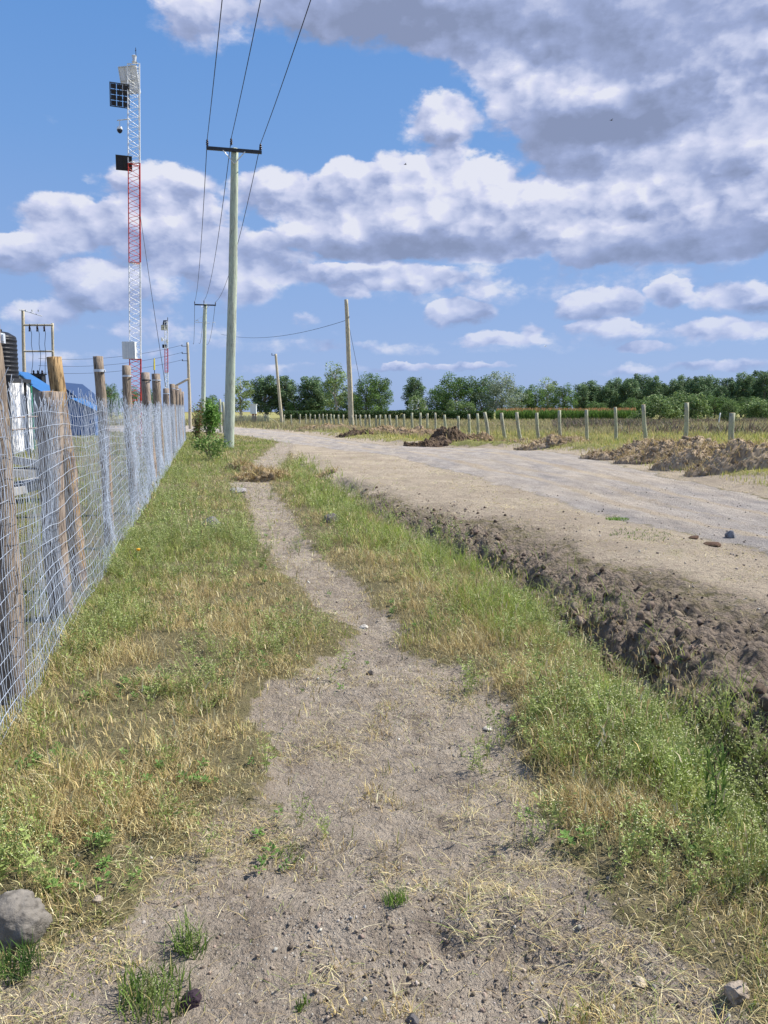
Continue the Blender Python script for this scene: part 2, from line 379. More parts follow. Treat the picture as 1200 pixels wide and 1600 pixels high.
def ground_mat():
    t = NT('ground_surface'); a = t.attr('zoneA'); b = t.attr('zoneB'); V = t.coord('Object')
    sa = t.n('ShaderNodeSeparateColor'); t.l(a.outputs['Color'], sa.inputs[0]); sb = t.n('ShaderNodeSeparateColor'); t.l(b.outputs['Color'], sb.inputs[0])
    path, road, dark = sa.outputs; tan, field, _ = sb.outputs
    n1 = t.noise(V, 1.3, 6, .6, .3, .7); n2 = t.noise(V, 9, 6, .65, .3, .7); n3 = t.noise(V, 60, 5, .7, .25, .75); n4 = t.noise(V, 260, 3, .7, .3, .7)
    # small light and dark grit
    v1 = t.voro(V, 95, out='Color'); sv = t.n('ShaderNodeSeparateColor'); t.l(v1, sv.inputs[0])
    vd = t.voro(V, 95); grit = t.math('MULTIPLY', t.rng(sv.outputs[0], .86, .9), t.rng(vd, .42, .25))
    gdark = t.math('MULTIPLY', t.rng(sv.outputs[1], .84, .9), t.rng(vd, .5, .3))
    soil = t.mix(t.noise(V, .8, 3, .5, .35, .65), (.325, .268, .212), (.46, .39, .31)); soil = t.mix(t.math('MULTIPLY', t.rng(n2, .25, .75), .75), soil, (.21, .168, .13))
    soil = t.mix(t.math('MULTIPLY', n3, .5), soil, (.48, .41, .33))
    soil = t.mix(t.rng(t.noise(V, 3.5, 5, .7), .54, .66, 0, .7), soil, (.19, .152, .12)); soil = t.mix(grit, soil, (.52, .48, .42)); soil = t.mix(t.math('MULTIPLY', gdark, .7), soil, (.07, .06, .05))
    dk = t.mix(n2, (.13, .104, .083), (.27, .22, .175)); dk = t.mix(t.math('MULTIPLY', n3, .4), dk, (.33, .26, .20)); dk = t.mix(t.math('MULTIPLY', grit, .6), dk, (.4, .36, .3))
    tn = t.mix(t.noise(V, .7, 6, .65, .36, .64), (.31, .25, .185), (.50, .415, .305)); tn = t.mix(t.math('MULTIPLY', n2, .6), tn, (.27, .215, .165)); tn = t.mix(t.rng(t.noise(V, .9, 5, .7), .60, .70, 0, .55), tn, (.24, .24, .11)); tn = t.mix(t.math('MULTIPLY', n3, .45), tn, (.56, .48, .37)); tn = t.mix(t.math('MULTIPLY', gdark, .6), tn, (.12, .10, .08))
    Vr = t.coord('Object', (1.0, .35, 1))
    rd = t.mix(t.noise(Vr, .9, 5, .6, .38, .62), (.40, .37, .345), (.50, .435, .36)); rd = t.mix(t.math('MULTIPLY', n3, .5), rd, (.31, .28, .26)); rd = t.mix(grit, rd, (.6, .58, .55)); rd = t.mix(t.math('MULTIPLY', gdark, .8), rd, (.12, .115, .11))
    gs = t.mix(n2, (.11, .10, .045), (.21, .175, .10)); gs = t.mix(t.math('MULTIPLY', n3, .4), gs, (.30, .26, .15))
    Vf = t.coord('Object', (.35, 1, 1))
    fd = t.mix(t.noise(Vf, .16, 5, .6, .35, .65), (.21, .23, .07), (.38, .34, .13)); fd = t.mix(t.math('MULTIPLY', n2, .4), fd, (.20, .15, .10))
    c = gs
    def m(c, w, col, j=.5):
        f = t.math('ADD', w, t.math('MULTIPLY', t.math('SUBTRACT', n2, .5), j)); f = t.rng(f, .35, .65); return t.mix(f, c, col)
    c = m(c, field, fd); c = m(c, tan, tn); c = t.mix(t.rng(t.math('ADD', dark, t.math('MULTIPLY', t.math('SUBTRACT', n2, .5), .9)), .2, .95), c, dk); c = m(c, path, soil, .8); rd = t.mix(1.0, rd, t.mix(t.noise(Vr, 2.6, 5, .65, .35, .65), (.72, .72, .73), (1.10, 1.07, 1.03)), 'MULTIPLY'); c = m(c, road, t.mix(t.rng(t.math('ADD', sb.outputs[2], t.math('MULTIPLY', t.math('SUBTRACT', n2, .5), .5)), .3, .7), rd, tn), .4)
    t.base(c); t.p.inputs['Roughness'].default_value = .95; t.p.inputs['Specular IOR Level'].default_value = .1
    hh = t.math('ADD', t.math('MULTIPLY', n3, .5), t.math('MULTIPLY', n2, .8)); hh = t.math('ADD', hh, t.math('MULTIPLY', n4, .15)); n5 = t.noise(V, 24, 5, .7, .25, .75); vc = t.voro(V, 26); hh = t.math('ADD', hh, t.math('MULTIPLY', n5, 1.3)); hh = t.math('ADD', hh, t.math('MULTIPLY', t.math('MULTIPLY', dark, t.math('SUBTRACT', 1.0, vc)), 2.2)); hh = t.math('ADD', hh, t.math('MULTIPLY', grit, .35))
    t.bump(hh, .026, .9); return t.m
M_GROUND = ground_mat()
za = np.stack([Z['path'], Z['road'], Z['dark']], 1); 
_rn = B('roadN', gyf); _rf = B('roadF', gyf); _u = (gxf - _rn) / np.maximum(_rf - _rn, .5) + (fbm(gyf * .25, gyf * 0, 91, 2) - .5) * .12
_tr = sum(np.exp(-((_u - c) / w) ** 2) * k for c, w, k in ((.24, .05, .75), (.42, .04, .5), (.66, .06, .8), (.86, .04, .4))) * (.4 + 1.1 * fbm(gxf * .5, gyf * .5, 93, 3))
zb = np.stack([Z['tan'], Z['field'], np.clip(_tr, 0, 1)], 1)
ground = npmesh('ground', np.stack([gxf, gyf, HZ], 1), [quads], M_GROUND, col={'zoneA': za, 'zoneB': zb}, smooth=True)
tag(ground, kind='structure')
del GX, GY, Z, za, zb, quads

# ================================================================ grass and weeds (uncountable: stuff)
def leaf_mat(name, trans=.35, rough=.6):
    t = NT(name); a = t.attr('Col'); t.base(a.outputs['Color']); t.p.inputs['Roughness'].default_value = rough
    tr = t.n('ShaderNodeBsdfTranslucent'); t.l(a.outputs['Color'], tr.inputs[0]); mx = t.n('ShaderNodeMixShader'); mx.inputs[0].default_value = trans
    t.l(t.p.outputs[0], mx.inputs[1]); t.l(tr.outputs[0], mx.inputs[2]); t.l(mx.outputs[0], t.out.inputs[0]); return t.m
M_GRASS = leaf_mat('grass_blade'); M_STRAW = leaf_mat('dry_straw', .15, .75); M_WEED = leaf_mat('weed_leaf', .3); M_LEAF = leaf_mat('tree_leaf', .25)

def blades(x, y, z, h, w, lean, col, tipcol=None, curl=.5, az=None, flat=.06):
    """arched blades, 5 vertices each"""
    n = len(x); az = rng.uniform(0, 2 * np.pi, n) if az is None else az
    fa = rng.uniform(0, 2 * np.pi, n)
    dx, dy = np.cos(az), np.sin(az); wx, wy = np.cos(fa) * w / 2, np.sin(fa) * w / 2
    def pt(t, lz): return x + dx * h * lean * t ** (1 + curl), y + dy * h * lean * t ** (1 + curl), z + h * t * lz
    k = np.sqrt(np.clip(1 - (lean * .75) ** 2, flat, 1))
    V = np.empty((n, 5, 3))
    for i, (t, ww, lz) in enumerate(((0, 1, 1), (0, -1, 1), (.5, .85, 1.08), (.5, -.85, 1.08), (1, 0, 1))):
        px, py, pz = pt(t, lz * k); V[:, i, 0] = px + wx * ww; V[:, i, 1] = py + wy * ww; V[:, i, 2] = pz - (.01 if t == 0 else 0)
    b = np.arange(n)[:, None] * 5
    q = b + np.array([[0, 1, 3, 2]]); tr = b + np.array([[2, 3, 4]])
    tip = col if tipcol is None else tipcol
    C = np.stack([col, col, col * .5 + tip * .5, col * .5 + tip * .5, tip], 1)
    return V.reshape(-1, 3), q, tr, C.reshape(-1, 3)
class Acc:
    def __init__(s): s.V = []; s.Q = []; s.T = []; s.C = []; s.n = 0
    def add(s, V, Q, T, C):
        s.V.append(V); s.C.append(C)
        if len(Q): s.Q.append(Q + s.n)
        if len(T): s.T.append(T + s.n)
        s.n += len(V)
    def build(s, name, mat, label=None, cat=None, kind='stuff', parent=None):
        P = ([np.concatenate(s.Q)] if s.Q else []) + ([np.concatenate(s.T)] if s.T else [])
        o = npmesh(name, np.concatenate(s.V), P, mat, parent, col=np.concatenate(s.C)); return tag(o, label, cat, kind=kind)
def scatter(n, y0, y1, spread=.62, pw=1.0):
    """points in the wedge the photo looks over (with a margin); pw=1 gives equal count per log distance"""
    u = rng.random(n); y = y0 * (y1 / y0) ** u if pw == 1 else (y0 ** (1 - 0) + u * (y1 - y0))
    x = rng.uniform(-spread, spread, n) * (y + 1.2); return x, y
def pal(n, cols, p, j=.18):
    c = np.array(cols)[rng.choice(len(cols), n, p=p)]; return np.clip(c * (1 + rng.normal(0, j, (n, 1))) * (1 + rng.normal(0, .022, (n, 3))), .005, .9)
GREENS = [(.21, .27, .055), (.30, .36, .08), (.39, .43, .12), (.14, .19, .045), (.48, .48, .20)]
DRYS = [(.50, .39, .17), (.60, .50, .25), (.40, .30, .14), (.68, .60, .36), (.34, .25, .13)]
def dryness(x, y):
    f = fbm(x * .9, y * .9, 101, 4) ; g = fbm(x * .28, y * .28, 105, 2)
    d = sstep(.40, .60, f * .6 + g * .4)
    left = x < B('pathL', y) + .3
    nearl = np.where(left, sstep(7.5, 4.0, y) * .75, 0)          # the left verge is straw-dry close by
    fence = np.where(left, sstep(1.0, .25, x - FENCE(y)), 0)     # and green along the foot of the mesh
    edge = np.where(~left, sstep(.8, .15, x - B('pathR', y)) * .65, 0)
    far = .15 * sstep(9, 20, y)
    return np.clip(d * .75 + .12 + nearl + edge - fence * .8 - far - np.where(~left, .12, 0), 0, 1)
def grass_w(x, y):
    z = zones(x, y); s = x - B('strip', y)
    g = z['grass'] * (x < B('roadN', y) + .2)
    edg = np.exp(-np.minimum(np.abs(x - B('pathL', y)), np.abs(x - B('pathR', y))) / .18)
    tu = np.maximum(sstep(.56, .66, fbm(x * 4.1, y * 4.1, 107, 3)), edg * sstep(.45, .6, fbm(x * 6, y * 6, 109, 3))) * z['path'] * .5 * (y > 1.9)
    g = np.maximum(g, tu)
    dit = np.exp(-((s - .1) / .3) ** 2) * (y < 30) * .7
    return np.clip(g + dit, 0, 1), z

# --- upright grass of the two verges: green and dry
A = Acc(); D_ = Acc()
N0 = 900000
x, y = scatter(N0, 1.7, 75)
g, z = grass_w(x, y); cl = fbm(x * 5, y * 5, 111, 3); thin = sstep(.30, .55, fbm(x * 2.3, y * 2.3, 117, 3))
inyard = x < FENCE(y) - .05
keep = rng.random(N0) < g * (.06 + .94 * thin) * np.where(inyard, .35, 1) * np.clip(.35 + y * .16, .5, 1)
x, y, cl, inyard = x[keep], y[keep], cl[keep], inyard[keep]
print('verge blades', len(x))
dr = dryness(x, y); isdry = rng.random(len(x)) < dr * .92 + .05
zz = H(x, y); sc = np.clip(y / 7, 1, 6)
left = x < B('pathL', y) + .4
edge = np.minimum(np.abs(x - B('pathL', y)), np.abs(x - B('pathR', y))); es = .45 + .55 * sstep(.0, .6, edge)
onp = zones(x, y)['path']; hb = (1 - .62 * onp) * (.035 + .15 * np.clip(cl * 1.6 - .3, .05, 1)) * es * np.where(left, .70, 1.0) * (1 - .45 * sstep(.6, .0, B('strip', y) - x)) * (1 + .3 * sstep(6, 20, y))
for dry, acc in ((False, A), (True, D_)):
    m = isdry == dry; n = m.sum()
    h = hb[m] * rng.uniform(.5, 1.35, n) * (1.0 if not dry else .95)
    w = (.0042 if not dry else .0030) * sc[m] * rng.uniform(.7, 1.4, n)
    lean = np.abs(rng.normal(.68 if not dry else .85, .33, n)).clip(.05, 1.25)
    if dry: c = pal(n, DRYS, [.28, .27, .2, .15, .1]); t = c * 1.1
    else:
        c = pal(n, GREENS, [.28, .28, .18, .14, .12]); mixd = (rng.random((n, 1)) < .3) * .45; t = c * (1 - mixd) + np.array([.5, .44, .2]) * mixd
    acc.add(*blades(x[m], y[m], zz[m], h, w, lean, c, np.clip(t, 0, .8)))
# --- lush strip along the ditch
n = 22000; yy = 2.6 * (26 / 2.6) ** rng.random(n); xx = B('strip', yy) + rng.normal(-.35, .38, n)
k = (fbm(xx * 1.3, yy * 1.3, 121, 3) > .50) & (xx > B('pathR', yy) + .5); xx, yy = xx[k], yy[k]; n = len(xx)
A.add(*blades(xx, yy, H(xx, yy), rng.uniform(.10, .34, n) * .85, .0045 * np.clip(yy / 6, 1, 4), np.abs(rng.normal(.75, .3, n)).clip(0, 1.3), pal(n, [(.22, .30, .05), (.31, .39, .08), (.42, .46, .16), (.5, .44, .22)], [.35, .35, .2, .1])))
A.build('green_grass', M_GRASS, 'green grass blades of the two trodden verges', 'grass')
# --- flattened straw on the bare path, the verge of the road and the spoil
n = 420000; x, y = scatter(n, 1.6, 30)
z = zones(x, y); pm = sstep(.46, .60, fbm(x * 1.6 + y * .3, y * 2.8, 131, 4)); e2 = np.exp(-np.minimum(np.abs(x - B('pathL', y)), np.abs(x - B('pathR', y))) / .30)
mid = np.exp(-((y - gp(0, 1290)[1]) / .45) ** 2) + np.exp(-((y - gp(0, 1190)[1]) / .35) ** 2)
k = rng.random(n) < z['path'] * (.04 + .9 * pm * (.22 + .7 * mid) + .35 * e2 * pm + .06 * e2) + z['tan'] * .22 * pm + z['grass'] * .16
x, y = x[k], y[k]; n = len(x); pm2 = pm[k]
L_ = .016 + .075 * rng.random(n) ** 2; yaw = rng.normal(.3, 1.1, n) + 3.14 * (rng.random(n) < .5)
D_.add(*blades(x, y, H(x, y) + .003 + .016 * rng.random(n) * pm2, L_ * np.clip(y / 8, 1, 2.5), .0020 * np.clip(y / 4, 1, 5), rng.uniform(1.25, 1.5, n), pal(n, DRYS + [(.26, .31, .09)], [.2, .25, .12, .22, .06, .15]), az=yaw, flat=.012))
n = 5200; x, y = scatter(n, 2.0, 24); g, z_ = grass_w(x, y); k = (rng.random(n) < g * sstep(.48, .6, fbm(x * 1.4, y * 1.4, 147, 3))) & (x > FENCE(y) + .15); x, y = x[k], y[k]; n = len(x)
hh_ = rng.uniform(.22, .46, n); ln_ = np.abs(rng.normal(.35, .2, n)); az_ = rng.uniform(0, 6.28, n); zz_ = H(x, y)
D_.add(*blades(x, y, zz_, hh_, .0016 * np.clip(y / 4, 1, 4), ln_, pal(n, DRYS, [.3, .2, .3, .1, .1]), az=az_))
kk = np.sqrt(1 - (ln_ * .75) ** 2)                                   # seed heads on the stalk tips
for j in range(3):
    q = .80 + .08 * j; D_.add(*blades(x + np.cos(az_) * hh_ * ln_ * q ** 1.5, y + np.sin(az_) * hh_ * ln_ * q ** 1.5, zz_ + hh_ * kk * q, rng.uniform(.02, .04, n), .006 * np.clip(y / 5, 1, 3), np.abs(rng.normal(.5, .3, n)), pal(n, DRYS, [.2, .3, .2, .2, .1])))
D_.build('dry_grass', M_STRAW, 'straw coloured dry grass and litter on the verges', 'dry grass')

# --- flowering weeds: thin stems, cut leaves, whitish flower heads; templates merged into one mass
def weed_template(seed, hgt=.34, stems=9, leaves=46, florets=34, white=.5):
    r = np.random.default_rng(seed); V = []; Q = []; T = []; C = []; n0 = 0
    def quad(p, d, u, l, w, c):
        nonlocal n0
        a = p - u * w; b = p + d * l * .5 - u * w; e = p + d * l; f = p + d * l * .5 + u * w
        V.extend([p, p + d * l * .45 - u * w, e, p + d * l * .45 + u * w]); Q.append([n0, n0 + 1, n0 + 2, n0 + 3]); C.extend([c] * 4); n0 += 4
    tips = []
    for s in range(stems):
        a = r.uniform(0, 6.28); ln = r.uniform(.25, .75); h = hgt * r.uniform(.6, 1.1)
        p0 = np.array([r.normal(0, .02), r.normal(0, .02), -.01]); p1 = np.array([math.cos(a) * ln * h * .5, math.sin(a) * ln * h * .5, h * .6]); p2 = np.array([math.cos(a) * ln * h, math.sin(a) * ln * h, h])
        sd = np.array([-math.sin(a), math.cos(a), 0]) * .0022; cs = np.array([.24, .28, .11])
        for q0, q1 in ((p0, p1), (p1, p2)):
            V.extend([q0 - sd, q0 + sd, q1 + sd * .7, q1 - sd * .7]); Q.append([n0, n0 + 1, n0 + 2, n0 + 3]); C.extend([cs] * 4); n0 += 4
        tips.append((p0, p1, p2))
    for i in range(leaves):
        p0, p1, p2 = tips[r.integers(len(tips))]; t = r.uniform(.05, .95); p = (p0 * (1 - t) + p2 * t) * .5 + (p1 * .5 if True else 0) + r.normal(0, .012, 3)
        p = p0 * (1 - t) ** 2 + 2 * p1 * t * (1 - t) + p2 * t * t
        d = r.normal(0, 1, 3); d[2] = abs(d[2]) * .5; d /= np.linalg.norm(d); u = np.cross(d, r.normal(0, 1, 3)); u /= np.linalg.norm(u) + 1e-6
        g = r.uniform(.7, 1.3); quad(p, d, u, r.uniform(.03, .07) * (1.2 - .5 * t), r.uniform(.004, .009), np.array([.27, .33, .11]) * g)
    for i in range(florets):
        p0, p1, p2 = tips[r.integers(len(tips))]; t = r.uniform(.65, 1.1); p = p0 * (1 - t) ** 2 + 2 * p1 * t * (1 - t) + p2 * t * t + r.normal(0, .022, 3)
        s = r.uniform(.0035, .0065); c = np.array([.60, .60, .42]) if r.random() < white else np.array([.42, .46, .20])
        o = [np.array(v) * s for v in ((1, 0, 0), (-.5, .87, 0), (-.5, -.87, 0), (0, 0, .9))]
        V.extend([p + v for v in o]); T.extend([[n0, n0 + 1, n0 + 3], [n0 + 1, n0 + 2, n0 + 3], [n0 + 2, n0, n0 + 3]]); C.extend([c] * 4); n0 += 4
    return np.array(V), np.array(Q), np.array(T), np.array(C)
def stamp(acc, tmpl, xs, ys, zs, sc, rot, cs=None, fat=None):
    for k in range(len(tmpl)):
        m = np.arange(len(xs)) % len(tmpl) == k
        if not m.any(): continue
        V, Q, T, C = tmpl[k]; n = m.sum(); c, s = np.cos(rot[m])[:, None], np.sin(rot[m])[:, None]
        S = sc[m][:, None]
        W = np.stack([(V[None, :, 0] * c - V[None, :, 1] * s) * S + xs[m][:, None], (V[None, :, 0] * s + V[None, :, 1] * c) * S + ys[m][:, None], V[None, :, 2] * S + zs[m][:, None]], -1).reshape(-1, 3)
        off = (np.arange(n) * len(V))[:, None, None]
        q = (Q[None] + off).reshape(-1, 4) if len(Q) else np.zeros((0, 4), int); t = (T[None] + off).reshape(-1, 3) if len(T) else np.zeros((0, 3), int)
        CC = np.repeat(C[None], n, 0)
        if cs is not None: CC = CC * cs[m][:, None, :]
        acc.add(W, q, t, np.clip(CC.reshape(-1, 3), 0, .85))
WT = [weed_template(200 + i) for i in range(6)]
WF = [weed_template(220 + i, stems=6, leaves=18, florets=16) for i in range(4)]
W_ = Acc()
def weeds(n, y0, y1, tm, fat):
    x, y = scatter(n, y0, y1, .55); g, z = grass_w(x, y)
    c = fbm(x * 1.1, y * 1.1, 141, 4); dr = dryness(x, y)
    k = (rng.random(n) < g * (.12 + sstep(.40, .56, c)) * (1 - .9 * dr)) & (x > FENCE(y) + .12)
    x, y = x[k], y[k]; n = len(x)
    stamp(W_, tm, x, y, H(x, y), rng.uniform(.45, 1.05, n) * fat, rng.uniform(0, 6.28, n), np.stack([rng.uniform(.8, 1.35, n)] * 3, 1) * np.array([1, 1, .9]))
weeds(8000, 2.4, 12, WT, .66); weeds(11000, 9, 45, WF, 1.0)
def broad_template(seed):
    r = np.random.default_rng(seed); V = []; Q = []; C = []; n0 = 0
    for i in range(26):
        a = r.uniform(0, 6.28); e = r.uniform(.1, 1.2); ln = r.uniform(.03, .07); b = np.array([math.cos(a) * r.uniform(0, .04), math.sin(a) * r.uniform(0, .04), r.uniform(0, .09)])
        d = np.array([math.cos(a) * math.cos(e), math.sin(a) * math.cos(e), math.sin(e)]); u = np.array([-math.sin(a), math.cos(a), r.normal(0, .2)]) * ln * .3
        V.extend([b, b + d * ln * .5 - u, b + d * ln - np.array([0, 0, .008]), b + d * ln * .5 + u]); Q.append([n0, n0 + 1, n0 + 2, n0 + 3]); C.extend([np.array([.13, .22, .055]) * r.uniform(.7, 1.4)] * 4); n0 += 4
    return np.array(V), np.array(Q), np.zeros((0, 3), int), np.array(C)
BT = [broad_template(240 + i) for i in range(4)]
x, y = scatter(5200, 2.4, 14, .55); g, z_ = grass_w(x, y); k = (rng.random(len(x)) < g * sstep(.5, .6, fbm(x * 2.1, y * 2.1, 145, 3)) * (1 - .5 * dryness(x, y))) & (x > FENCE(y) + .1); x, y = x[k], y[k]; n = len(x)
stamp(W_, BT, x, y, H(x, y) + .01, rng.uniform(.18, .48, n), rng.uniform(0, 6.28, n), np.stack([rng.uniform(.8, 1.4, n)] * 3, 1))
W_.build('flowering_weeds', M_WEED, 'low weeds with tiny whitish flower heads on the verges', 'weeds')

# --- soil crumbs, clods and pebbles
def lump_template(seed, n=1):
    r = np.random.default_rng(seed); import bmesh
    bm = bmesh.new(); bmesh.ops.create_icosphere(bm, subdivisions=n, radius=1.0)
    V = np.array([v.co[:] for v in bm.verts]); F = np.array([[v.index for v in f.verts] for f in bm.faces]); bm.free()
    for _ in range(7):
        n_ = r.normal(0, 1, 3); n_ /= np.linalg.norm(n_); V = V - np.clip(V @ n_ - r.uniform(.45, .8), 0, None)[:, None] * n_
    V = V * (1 + r.normal(0, .17, (len(V), 1)) * np.clip(1.5 - n * .4, .5, 1)) + .12 * np.sin(V[:, [1, 2, 0]] * 2.3 + r.uniform(0, 6, 3)) * np.array([1, r.uniform(.6, 1), r.uniform(.45, .8)])
    return V, F
def lumps(acc, tm, x, y, z, s, c):
    T2 = [(V, np.zeros((0, 4), int), F, np.ones((len(V), 3))) for V, F in tm]
    stamp(acc, T2, x, y, z, s, rng.uniform(0, 6.28, len(x)), c)
LT0 = [lump_template(300 + i, 1) for i in range(8)]; LT1 = [lump_template(320 + i, 2) for i in range(8)]
def earth_mat(name, rough=.95, bump=.006, sc=40):
    t = NT(name); V = t.coord(); a = t.attr('Col'); n = t.noise(V, sc, 5, .7, .25, .75)
    t.base(t.mix(t.math('MULTIPLY', n, .5), a.outputs['Color'], t.mix(1.0, a.outputs['Color'], (.5, .48, .45), 'MULTIPLY'))); t.p.inputs['Roughness'].default_value = rough
    t.p.inputs['Specular IOR Level'].default_value = .1; t.bump(n, bump, .7); return t.m
M_EARTH = earth_mat('loose_earth'); M_STONE = earth_mat('pale_stone', .85)
P_ = Acc()
n = 60000; x, y = scatter(n, 1.6, 16); z = zones(x, y); pt = fbm(x * 2, y * 2, 151, 3)
k = rng.random(n) < z['path'] * sstep(.35, .65, pt) * sstep(9, 3, y) + z['road'] * .25 + z['tan'] * .25
x, y = x[k], y[k]; n = len(x); s = (.0018 * np.exp(rng.exponential(.42, n))).clip(0, .009) * np.clip(y / 4, 1, 2)
lumps(P_, LT0, x, y, H(x, y) + s * .2, s, pal(n, [(.30, .26, .22), (.45, .41, .36), (.18, .15, .125), (.58, .54, .48)], [.4, .25, .25, .1]))
P_.build('pebbles', M_STONE, 'small pebbles and soil crumbs strewn over the bare ground', 'pebbles')
C_ = Acc()
n = 26000; y = 2.6 * (26 / 2.6) ** rng.random(n); u = rng.random(n) ** 2.2; x = B('strip', y) + .12 + u * np.maximum(B('bank', y) - B('strip', y), .3) * .95
k = rng.random(n) < sstep(.40, .60, fbm(x * 2.6, y * 2.6, 161, 3)) * (1 - .9 * u); x, y, u = x[k], y[k], u[k]; n = len(x)
s = (.0046 * np.exp(rng.exponential(.62, n))).clip(0, .05) * np.clip(y / 7, .8, 1.5) * np.where(y < 6.5, 1.3, .7) * (1 - .55 * u)
C1 = pal(n, [(.19, .145, .11), (.12, .09, .07), (.28, .22, .17)], [.5, .3, .2])
lumps(C_, LT1, x, y, H(x, y) + s * .15, s, C1)
gx, gy = gp(740, 1450); n = 1600; x = rng.normal(gx, .5, n); y = rng.normal(gy, .17, n); s = (.0022 * np.exp(rng.exponential(.55, n))).clip(0, .008)
lumps(C_, LT1, x, y, H(x, y), s, pal(n, [(.30, .24, .19), (.23, .185, .145), (.40, .33, .27)], [.5, .3, .2]))
C_.build('soil_clods', M_EARTH, 'dark broken clods of earth on the dug ditch bank', 'soil clods')

# --- meadow beyond the far fence
A = Acc(); n = 150000
y = 14 * (135 / 14) ** rng.random(n); x = rng.uniform(-.75, .7, n) * (y + 2)
z = zones(x, y); sp = x - B('roadF', y)
dens = np.clip(z['field'] + z['tan'] * (sp > .6) * .45, 0, 1) * np.where((y > 66) | (x > -12), 1, .0)
k = rng.random(n) < dens; x, y = x[k], y[k]; n = len(x)
pt = fbm(x * .11, y * .25, 171, 3); pt2 = fbm(x * .5, y * .5, 173, 3)
c1 = pal(n, [(.40, .41, .11), (.29, .35, .08), (.52, .44, .14), (.56, .49, .24)], [.35, .25, .25, .15]); c2 = pal(n, [(.33, .26, .17), (.28, .27, .15), (.42, .36, .22)], [.3, .4, .3])
far = sstep(42, 62, y)[:, None] * .75 + (rng.random((n, 1)) < sstep(.5, .62, pt)[:, None]) * .3
c = c1 * (1 - far).clip(0, 1) + c2 * far.clip(0, 1)
h = (.16 + .32 * pt2 + .2 * sstep(40, 60, y)) * rng.uniform(.5, 1.2, n) * np.where(x < B('roadF', y) + 2.2, .45, 1)
A.add(*blades(x, y, H(x, y), h, .0085 * np.clip(y / 9, 1.3, 11), np.abs(rng.normal(.4, .25, n)), c))
A.build('meadow_grass', M_GRASS, 'yellow green meadow grass beyond the wooden field fence', 'meadow grass')
# dark low scrub across the back of the meadow
A = Acc(); n = 42000; y = rng.uniform(52, 118, n); x = rng.uniform(-.05, .65, n) * y; k = (rng.random(n) < sstep(.50, .60, fbm(x * .09, y * .13, 181, 4)) * (x > .22 * y)); x, y = x[k], y[k]; n = len(x)
A.add(*blades(x, y, H(x, y), rng.uniform(.3, 1.0, n), .09, np.abs(rng.normal(.6, .3, n)), pal(n, [(.16, .12, .105), (.22, .18, .12), (.13, .15, .07)], [.4, .35, .25])))
A.build('low_scrub', M_LEAF, 'dark low scrub at the back of the meadow', 'scrub')

# ================================================================ materials
def wood_mat(name, c1, c2, streak=(1, 1, .12), green=None, bark=None):
    t = NT(name); V = t.coord('Object', streak); n = t.noise(V, 26, 6, .65, .3, .7); n2 = t.noise(t.coord('Object', (1, 1, .5)), 3.2, 4, .6, .35, .65)
    c = t.mix(n, c1, c2); c = t.mix(t.math('MULTIPLY', t.rng(t.noise(V, 60, 3, .6), .53, .62), .8), c, tuple(q * .28 for q in c1))
    if green: c = t.mix(t.math('MULTIPLY', n2, .75), c, green)
    if bark: c = t.mix(t.rng(t.noise(t.coord('Object', (1, 1, .4)), 7, 4, .7), .50, .56), c, bark)
    t.base(c); t.p.inputs['Roughness'].default_value = .85; t.bump(t.math('ADD', n, t.noise(V, 70, 3, .6)), .006, .8); return t.m
M_POST = wood_mat('grey_fence_post', (.20, .155, .125), (.40, .33, .275))
M_POSTB = wood_mat('brown_fence_post', (.21, .16, .12), (.39, .32, .25), bark=(.18, .145, .12))
M_POSTR = wood_mat('golden_fence_post', (.27, .16, .07), (.47, .33, .17), bark=(.15, .09, .05))
M_POLE = wood_mat('green_tinted_pole', (.30, .33, .27), (.62, .66, .54), (1, 1, .05), green=(.44, .52, .41))
M_POLE2 = wood_mat('weathered_tan_pole', (.40, .35, .25), (.62, .56, .43), (1, 1, .05))
M_FPOST = wood_mat('pale_field_post', (.26, .235, .18), (.50, .465, .37), (1, 1, .1), green=(.42, .46, .30))
M_ENDG = simple('cut_log_end', (.42, .27, .13), .9, 0, .35, 30)
M_STRAP = simple('galvanised_strap', (.62, .66, .72), .4, .3, .1)
M_WIRE = simple('galvanised_wire', (.44, .50, .60), .45, .2, .3, 3)
M_DARKST = simple('dark_steel', (.045, .048, .055), .5, .3)
M_CABLE = simple('black_cable', (.02, .022, .03), .6)
M_INS = simple('brown_porcelain', (.035, .018, .02), .25)
M_WHITEP = simple('white_painted_steel', (.80, .81, .82), .45, 0, .05)
M_REDP = simple('red_painted_steel', (.55, .06, .045), .5, 0, .1)
M_PANEL = simple('dark_panel_face', (.022, .026, .045), .3)
M_ALU = simple('aluminium_back', (.62, .64, .66), .45, .3)
M_BOX = simple('white_cabinet', (.72, .75, .76), .5, 0, .05)
M_YEL = simple('yellow_marker', (.75, .62, .06), .5)

